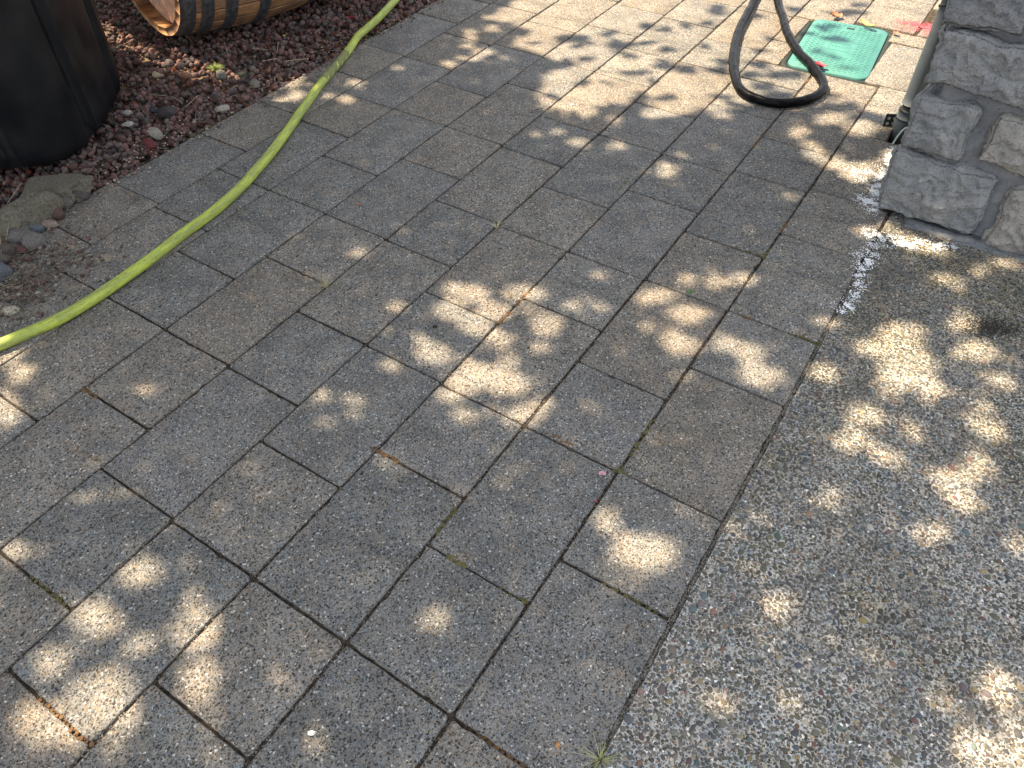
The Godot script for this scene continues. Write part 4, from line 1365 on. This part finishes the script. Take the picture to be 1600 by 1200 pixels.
func make_litter() -> void:
	rng.seed = 33
	var lt := Node3D.new()
	lt.name = "litter"
	add_child(lt, true)
	tag(lt, "dry straw, needles and crumbs strewn at the soil edge and in the joints", "litter", "", "stuff")
	var straw := []
	var stint := PackedColorArray()
	var crumb := []
	var ctint := PackedColorArray()
	# along the edge of the bed
	for k in 1100:
		var z := -0.25 - pow(rng.randf(), 1.4) * 2.6
		var spread := 0.05 if z < -0.9 else 0.09
		var lip: float = -8.97 * W + (0.16 * clampf((z + 0.85) / 0.45, 0, 1))
		var x := lip - 0.02 + rng.randfn() * spread - 0.03
		var l := rng.randf_range(0.012, 0.045)
		if rng.randf() < 0.28:
			straw.append(Transform3D(Basis.from_euler(Vector3(0, rng.randf() * TAU, rng.randf_range(-0.2, 0.2))) * Basis.from_scale(Vector3(l, 0.022, 0.022)), Vector3(x, 0.006 + rng.randf() * 0.006, z)))
			stint.append((Color(0.42, 0.35, 0.26) if rng.randf() < 0.6 else Color(0.22, 0.14, 0.08)) * rng.randf_range(0.3, 0.9))
		else:
			crumb.append(Transform3D(Basis.from_euler(Vector3(0, rng.randf() * TAU, 0)) * Basis.from_scale(Vector3.ONE * rng.randf_range(0.001, 0.004)), Vector3(x, 0.003, z)))
			ctint.append(Color(0.30, 0.26, 0.20) * rng.randf_range(0.3, 1.4))
	for k in 900:
		var q := Vector3(-1.62 + rng.randfn() * 0.075, 0.004 + rng.randf() * 0.008, -0.50 + rng.randfn() * 0.10)
		if q.x > -1.50 + 0.5 * (-0.35 - q.z): continue
		if rng.randf() < 0.22:
			straw.append(Transform3D(Basis.from_euler(Vector3(0, rng.randf() * TAU, rng.randf_range(-0.2, 0.2))) * Basis.from_scale(Vector3(rng.randf_range(0.02, 0.055), 0.022, 0.022)), q))
			stint.append(Color(0.36, 0.28, 0.19) * rng.randf_range(0.4, 1.1))
		else:
			crumb.append(Transform3D(Basis.from_euler(Vector3(rng.randf(), rng.randf() * TAU, 0)) * Basis.from_scale(Vector3.ONE * rng.randf_range(0.0015, 0.007)), q))
			ctint.append([Color(0.16, 0.12, 0.09), Color(0.10, 0.055, 0.045), Color(0.2, 0.18, 0.15), Color(0.07, 0.06, 0.05)][rng.randi() % 4] * rng.randf_range(0.6, 1.2))
	for k in 170:
		var z := -0.7 - rng.randf() * 2.2
		crumb.append(Transform3D(Basis.from_euler(Vector3(rng.randf(), rng.randf() * TAU, 0)) * Basis.from_scale(Vector3(1, 1.3, 1) * rng.randf_range(0.002, 0.0065)), Vector3(-8.97 * W + absf(rng.randfn()) * 0.022, 0.002, z)))
		ctint.append([Color(0.19, 0.10, 0.085), Color(0.12, 0.10, 0.095), Color(0.24, 0.21, 0.18)][rng.randi() % 3] * rng.randf_range(0.5, 1.2))
	# dry bits along the joint between pavers and slab
	for k in 2000:
		var z := rng.randf_range(-1.6, 0.1)
		var x := 0.001 + rng.randfn() * 0.0022
		if rng.randf() < 0.3:
			straw.append(Transform3D(Basis.from_euler(Vector3(0, PI / 2 + rng.randfn() * 0.35, rng.randf_range(-0.1, 0.1))) * Basis.from_scale(Vector3(rng.randf_range(0.010, 0.024), 0.022, 0.022)), Vector3(x, -0.004, z)))
			stint.append(Color(0.36, 0.33, 0.28) * rng.randf_range(0.15, 1.0))
		else:
			crumb.append(Transform3D(Basis.from_scale(Vector3.ONE * rng.randf_range(0.001, 0.003)), Vector3(x, -0.004, z)))
			ctint.append(Color(0.13, 0.115, 0.09) * rng.randf_range(0.3, 1.6))
	# sparse crumbs in the paver joints
	for k in 7000:
		var c := rng.randi() % 9
		var u := rng.randf_range(-1, 14)
		crumb.append(Transform3D(Basis.from_scale(Vector3.ONE * rng.randf_range(0.0007, 0.0021)), P(u, c + rng.randfn() * 0.006, -0.0035)))
		ctint.append(Color(0.12, 0.10, 0.078) * rng.randf_range(0.2, 1.7))
	# leaf scraps in the hole by the conduit
	for k in 260:
		var q := Vector3(rng.randf_range(-0.098, -0.03), -0.045 + rng.randf() * 0.02, rng.randf_range(-2.27, -2.165))
		if q.z < -2.21: q.y -= 0.03
		crumb.append(Transform3D(Basis.from_euler(Vector3(rng.randf(), rng.randf() * TAU, rng.randf())) * Basis.from_scale(Vector3(1, 0.4, 1) * rng.randf_range(0.003, 0.008)), q))
		ctint.append([Color(0.30, 0.08, 0.04), Color(0.14, 0.05, 0.03), Color(0.5, 0.42, 0.33), Color(0.62, 0.28, 0.26)][rng.randi() % 4])
	for k in 90:
		var a := rng.randf() * TAU
		var side := rng.randi() % 4
		var q: Vector3 = Vector3(rng.randf_range(-0.14, 0.14), -0.006, 0.222 * (1.0 if side == 0 else -1.0)) if side < 2 else Vector3(0.137 * (1 if side == 2 else -1), -0.006, rng.randf_range(-0.22, 0.22))
		q = q.rotated(Vector3.UP, 0.085) + P(13.5, 1.935)
		crumb.append(Transform3D(Basis.from_euler(Vector3(0.3, a, 0)) * Basis.from_scale(Vector3(1, 0.5, 1) * rng.randf_range(0.002, 0.006)), q))
		ctint.append([Color(0.25, 0.2, 0.13), Color(0.1, 0.06, 0.03), Color(0.4, 0.33, 0.27)][rng.randi() % 3])
	copies("straw", bit_mesh(0), mats.bits, straw, stint, lt)
	copies("crumbs", bit_mesh(1), mats.bits, crumb, ctint, lt)
	# moss in stretches of joint: u, v and length along u or along v
	var moss := []
	var mtint := PackedColorArray()
	for q in [[3.84, 3.0 - 2.02, 0.0, 0.12, 0], [4.3, 1.0, 0.5, 0, 0], [2.3, 1.0, 0.0, 0.5, 0], [2.32, 1.7, 0, 0.2, 0], [1.3, 0.55, 0, 0.45, 1], [2.79, 0.35, 0, 0.5, 0], [9.1, 0.55, 0, 0.4, 1], [8.2, 1.0, 0.25, 0, 1], [7.55, 1.0, 0.2, 0, 0], [7.5, 1.3, 0, 0.5, 0], [3.86, 1.6, 0, 0.2, 1], [5.37, 3.0, 0.3, 0, 1], [5.0, 3.0, 0.2, 0, 1], [10.0, 2.0, 0.5, 0, 1],
			[2.6, 2.0, 0.3, 0, 0], [2.85, 2.9, 0, 0.3, 1], [1.36, 5.35, 0, 0.5, 1], [1.87, 5.9, 0, 0.2, 1], [6.4, 0.1, 0, 0.35, 0], [6.39, 0.75, 0, 0.2, 1], [12.1, 2.0, 0.2, 0, 1], [14.4, 2.8, 0, 0.4, 0], [14.5, 1.9, 0, 1.2, 0], [0.33, 4.3, 0, 0.5, 0], [-0.22, 3.3, 0, 0.6, 1], [10.2, 9.02, 1.6, 0, 0], [6.2, 9.0, 1.0, 0, 0], [5.1, 6.6, 0, 0.2, 1], [8.0, 3.1, 0.3, 0, 0]]:
		for k in 46:
			var p: Vector3 = P(q[0] + (rng.randf() - 0.5) * q[2], q[1] + (rng.randf() - 0.5) * q[3]) + Vector3(rng.randfn() * 0.0025, rng.randf_range(-0.004, -0.0005), rng.randfn() * 0.0025)
			moss.append(Transform3D(Basis.from_euler(Vector3(0, rng.randf() * TAU, 0)) * Basis.from_scale(Vector3(1, 0.6, 1) * rng.randf_range(0.002, 0.0048)), p))
			mtint.append((Color(0.115, 0.062, 0.024) if q[4] == 1 else Color(0.085, 0.075, 0.025)) * rng.randf_range(0.6, 1.3))
	var mo := copies("joint_moss", bit_mesh(2), mats.bits, moss, mtint, self)
	tag(mo, "olive and rust-brown moss growing in stretches of the paver joints", "moss", "", "stuff")

func tuft(label: String, at: Vector3, n: int, h: float, c0: Color, c1: Color, sd: int, spread: float) -> void:
	var r := RandomNumberGenerator.new()
	r.seed = sd
	var st := SurfaceTool.new()
	st.begin(Mesh.PRIMITIVE_TRIANGLES)
	for k in n:
		var a := r.randf() * TAU
		var lean := r.randf_range(0.2, 1.0) * spread
		var hh := h * r.randf_range(0.5, 1.0)
		var d := Vector3(cos(a), 0, sin(a))
		var side := d.cross(Vector3.UP) * 0.0011
		var root := d * r.randf() * 0.004
		var prev: Vector3 = root
		var col := c0.lerp(c1, r.randf())
		for s in 3:
			var t := (s + 1) / 3.0
			var p := root + d * lean * t * t * h + Vector3.UP * hh * (t - 0.35 * t * t * lean)
			var w0 := 1.0 - s / 3.0
			var w1 := 1.0 - t
			st.set_color(col)
			for v in [prev - side * w0, p - side * w1, prev + side * w0, prev + side * w0, p - side * w1, p + side * w1]:
				st.add_vertex(v)
			prev = p
	var o := put("grass_tuft", done(st), mats.blade, self, at)
	tag(o, label, "grass")

# a curled petal or leaf
func petal(called: String, label: String, cat: String, at: Vector3, size: float, m: Material, sd: int, lobes := 1) -> void:
	var r := RandomNumberGenerator.new()
	r.seed = sd
	var st := SurfaceTool.new()
	st.begin(Mesh.PRIMITIVE_TRIANGLES)
	for l in lobes:
		var turn := Basis(Vector3.UP, r.randf() * TAU)
		var curl := r.randf_range(0.5, 1.3)
		var pts := []
		for i in 6:
			var t := i / 5.0
			var w := sin(PI * clampf(t * 0.92 + 0.06, 0, 1)) * 0.34
			for j in 4:
				var s := (j / 3.0 - 0.5) * 2.0
				pts.append(turn * (Vector3(t - 0.15, 0.08 + absf(s) * 0.22 * curl + t * t * 0.3 * curl + 0.05 * sin(t * 9.0 + s * 3.0), s * w) * size))
		skin(pts, 6, 4, false, false, PackedVector2Array(), st)
	var o := put(called, done(st), m, self, at)
	tag(o, label, cat)

func make_small_things() -> void:
	var dry := Color(0.42, 0.38, 0.24)
	var dry2 := Color(0.30, 0.26, 0.15)
	tuft("small dry straw-coloured grass tuft in the joint left of the middle pavers", Vector3(-0.998, -0.002, -0.867), 26, 0.030, dry, dry2, 1, 1.4)
	tuft("tiny pale grass sprig in the joint above the centre pavers", Vector3(-0.796, -0.002, -1.261), 18, 0.024, Color(0.5, 0.48, 0.25), dry, 2, 1.3)
	tuft("green and straw grass tuft in the joint along the concrete slab", Vector3(0.004, -0.004, -0.322), 30, 0.040, Color(0.30, 0.34, 0.10), dry, 3, 1.2)
	tuft("tiny green weed seedling in the joint near the sun flecks", Vector3(-0.295, -0.002, -1.286), 14, 0.016, Color(0.10, 0.22, 0.06), Color(0.2, 0.28, 0.1), 4, 1.2)
	tuft("bright green moss tuft growing in the red gravel below the barrel", Vector3(-2.058, 0.0, -1.495), 160, 0.030, Color(0.22, 0.27, 0.06), Color(0.10, 0.15, 0.04), 5, 1.3)
	tuft("grey-green lichen tuft beside the moss in the gravel", Vector3(-1.95, 0.0, -1.505), 110, 0.024, Color(0.20, 0.22, 0.15), Color(0.12, 0.14, 0.08), 6, 1.6)
	tuft("pale sprig of dry weed on the joint under the sun flecks near the top", Vector3(-1.02, -0.002, -1.83), 14, 0.022, Color(0.45, 0.44, 0.34), dry, 7, 1.4)
	petal("petal", "crumpled crimson flower resting on the edge of the turquoise lid", "flower", Vector3(-0.394, 0.006, -2.518), 0.026, mats.petal, 3, 5)
	petal("petal", "pink petal lying by the mossy joint corner", "petal", Vector3(-0.222, 0.002, -0.746), 0.013, mats.pale_petal, 4, 2)
	petal("petal", "tiny red petal in the joint below the pink petal", "petal", Vector3(-0.200, 0.001, -0.686), 0.006, mats.petal, 5, 1)
	petal("petal", "magenta petal on the dark gravel beside the green hose", "petal", Vector3(-1.930, 0.012, -2.020), 0.030, mats.petal, 6, 2)
	petal("leaf", "curled yellow leaf at the far edge of the turquoise lid", "leaf", Vector3(-0.352, 0.004, -2.905), 0.036, mats.yellow_leaf, 7, 2)
	petal("leaf", "rust-red dry leaf in the gap behind the turquoise lid", "leaf", Vector3(-0.462, 0.003, -2.930), 0.034, mats.brown_leaf, 8, 3)
	petal("leaf", "brown dry leaf at the far right corner of the turquoise lid", "leaf", Vector3(-0.262, 0.004, -2.905), 0.026, mats.brown_leaf, 9, 1)
	petal("leaf", "small brown leaf flake on the paver above the centre joint", "leaf", Vector3(-1.145, 0.001, -1.155), 0.014, mats.brown_leaf, 10, 1)
	petal("leaf", "yellow leaf scrap on the dark gravel right of the barrel", "leaf", Vector3(-2.035, 0.012, -1.79), 0.018, mats.yellow_leaf, 11, 1)
	rockling("stone_chip", "bright white stone chip on a paver near the bottom of the path", "stone chip", -0.352, -0.135, Vector3(0.006, 0.0025, 0.004), 0.7, Color(0.75, 0.75, 0.74), 51, 0.2, 5, 0.0, 2)
	rockling("stone_chip", "orange chip of stone on the paver beside the slab joint", "stone chip", -0.054, -0.307, Vector3(0.0035, 0.002, 0.006), 0.4, Color(0.42, 0.22, 0.10), 52, 0.2, 5, 0.0, 2)
	rockling("stone_chip", "white speck of stone by the pale sun fleck near the top of the path", "stone chip", -0.95, -1.90, Vector3(0.006, 0.003, 0.005), 0.4, Color(0.7, 0.7, 0.68), 53, 0.2, 5, 0.0, 2)
	rockling("seed", "small dark seed husk on a paver beside the largest group of sun flecks", "seed", -0.708, -0.893, Vector3(0.0055, 0.0035, 0.004), 0.9, Color(0.02, 0.02, 0.018), 54, 0.1, 0, 0.0, 2)
	# single straws lying on the gravel
	var lie := ["nearest the barrel hoops, its longest", "below the barrel, short and upright to the pavers", "between barrel and hose, long and slanting", "beside the garden hose above the moss", "above the moss tuft, short", "below the moss tuft, short", "crossing the purple-grey rock", "left of the purple-grey rock", "behind the flat grey rock", "on the flat grey rock", "beside the grey cobbles on the soil", "longest on the bare soil"]
	var straws := [[-2.12, -1.60, 0.11, 2.5], [-1.93, -1.62, 0.05, 0.9], [-1.98, -1.70, 0.09, 2.3], [-1.86, -1.66, 0.07, 0.8], [-2.02, -1.66, 0.06, 0.3], [-1.97, -1.27, 0.06, 2.9], [-1.93, -1.29, 0.07, 1.9], [-2.05, -1.26, 0.06, 0.4], [-1.86, -0.76, 0.07, 1.9], [-1.93, -0.70, 0.09, 2.2], [-1.75, -0.55, 0.08, 2.6], [-1.80, -0.60, 0.10, 2.5]]
	for n in straws.size():
		var q: Array = straws[n]
		var o := put("straw", bit_mesh(0), mats.straw, self, Vector3(q[0], 0.019, q[1]))
		o.basis = Basis(Vector3.UP, q[3]) * Basis.from_scale(Vector3(q[2], 0.045, 0.045))
		tag(o, "dry straw " + lie[n], "straw", "dry straws on the gravel")
	# dark damp stain on the slab is worn-in dirt: a thin cluster of dark grit
	var where := []
	var tint := PackedColorArray()
	for k in 700:
		var q := Vector2(rng.randfn() * 0.030, rng.randfn() * 0.016).rotated(-0.5)
		where.append(Transform3D(Basis.from_scale(Vector3(1, 0.5, 1) * rng.randf_range(0.0008, 0.0022)), Vector3(0.289 + q.x, 0.0008, -1.515 + q.y)))
		tint.append(Color(0.02, 0.018, 0.015))
	tag(copies("dark_grit", bit_mesh(3), mats.bits, where, tint, self), "black patch of grit on the concrete slab near the pillar", "grit", "", "stuff")

# ------------------------------------------------------------------

func _ready() -> void:
	var cam := Camera3D.new()
	cam.name = "camera"
	cam.keep_aspect = Camera3D.KEEP_HEIGHT
	cam.fov = 54.123
	cam.near = 0.05
	cam.far = 400.0
	cam.transform = Transform3D(Basis(Vector3(0.83801018, -0.01506725, -0.54544653), Vector3(-0.39234627, 0.67806737, -0.62152156), Vector3(0.37921411, 0.73484531, 0.56231578)).orthonormalized(), Vector3(0.09011823, 1.10030293, 0))
	add_child(cam)
	cam.current = true
	var env := Environment.new()
	env.background_mode = Environment.BG_SKY
	var sky := Sky.new()
	var sm := ProceduralSkyMaterial.new()
	sm.sky_top_color = Color(0.725, 0.75, 0.795)
	sm.sky_horizon_color = Color(0.865, 0.868, 0.868)
	sm.sky_curve = 0.16
	sm.ground_bottom_color = Color(0.28, 0.26, 0.23)
	sm.ground_horizon_color = Color(0.55, 0.55, 0.53)
	sm.sky_energy_multiplier = 0.90
	sky.sky_material = sm
	env.sky = sky
	env.tonemap_mode = Environment.TONE_MAPPER_LINEAR
	env.tonemap_exposure = 3.6
	env.sdfgi_enabled = true
	env.ssao_enabled = true
	env.ssil_enabled = true
	var we := WorldEnvironment.new()
	we.name = "world_environment"
	we.environment = env
	add_child(we)
	var sun := DirectionalLight3D.new()
	sun.name = "sun"
	sun.light_color = Color(1.0, 0.91, 0.775)
	sun.light_energy = 1.6
	sun.light_angular_distance = 0.5
	sun.shadow_enabled = true
	sun.sky_mode = DirectionalLight3D.SKY_MODE_LIGHT_ONLY
	add_child(sun)
	sun.look_at_from_position(SUN.normalized() * 20.0, Vector3.ZERO, Vector3.UP)

	rng.seed = 20
	make_materials()
	mats.hose_grime = mat(lin(0.16, 0.17, 0.06), 0.8)
	mats.straw = mat(lin(0.42, 0.34, 0.24), 0.85)
	make_mask()
	make_ground()
	rng.seed = 21
	make_paving()
	make_slab()
	make_gravel()
	make_tree()
	make_pillar()
	make_bin()
	make_barrel()
	make_hoses()
	make_lid()
	make_conduit()
	make_stones()
	make_paint()
	make_litter()
	make_small_things()
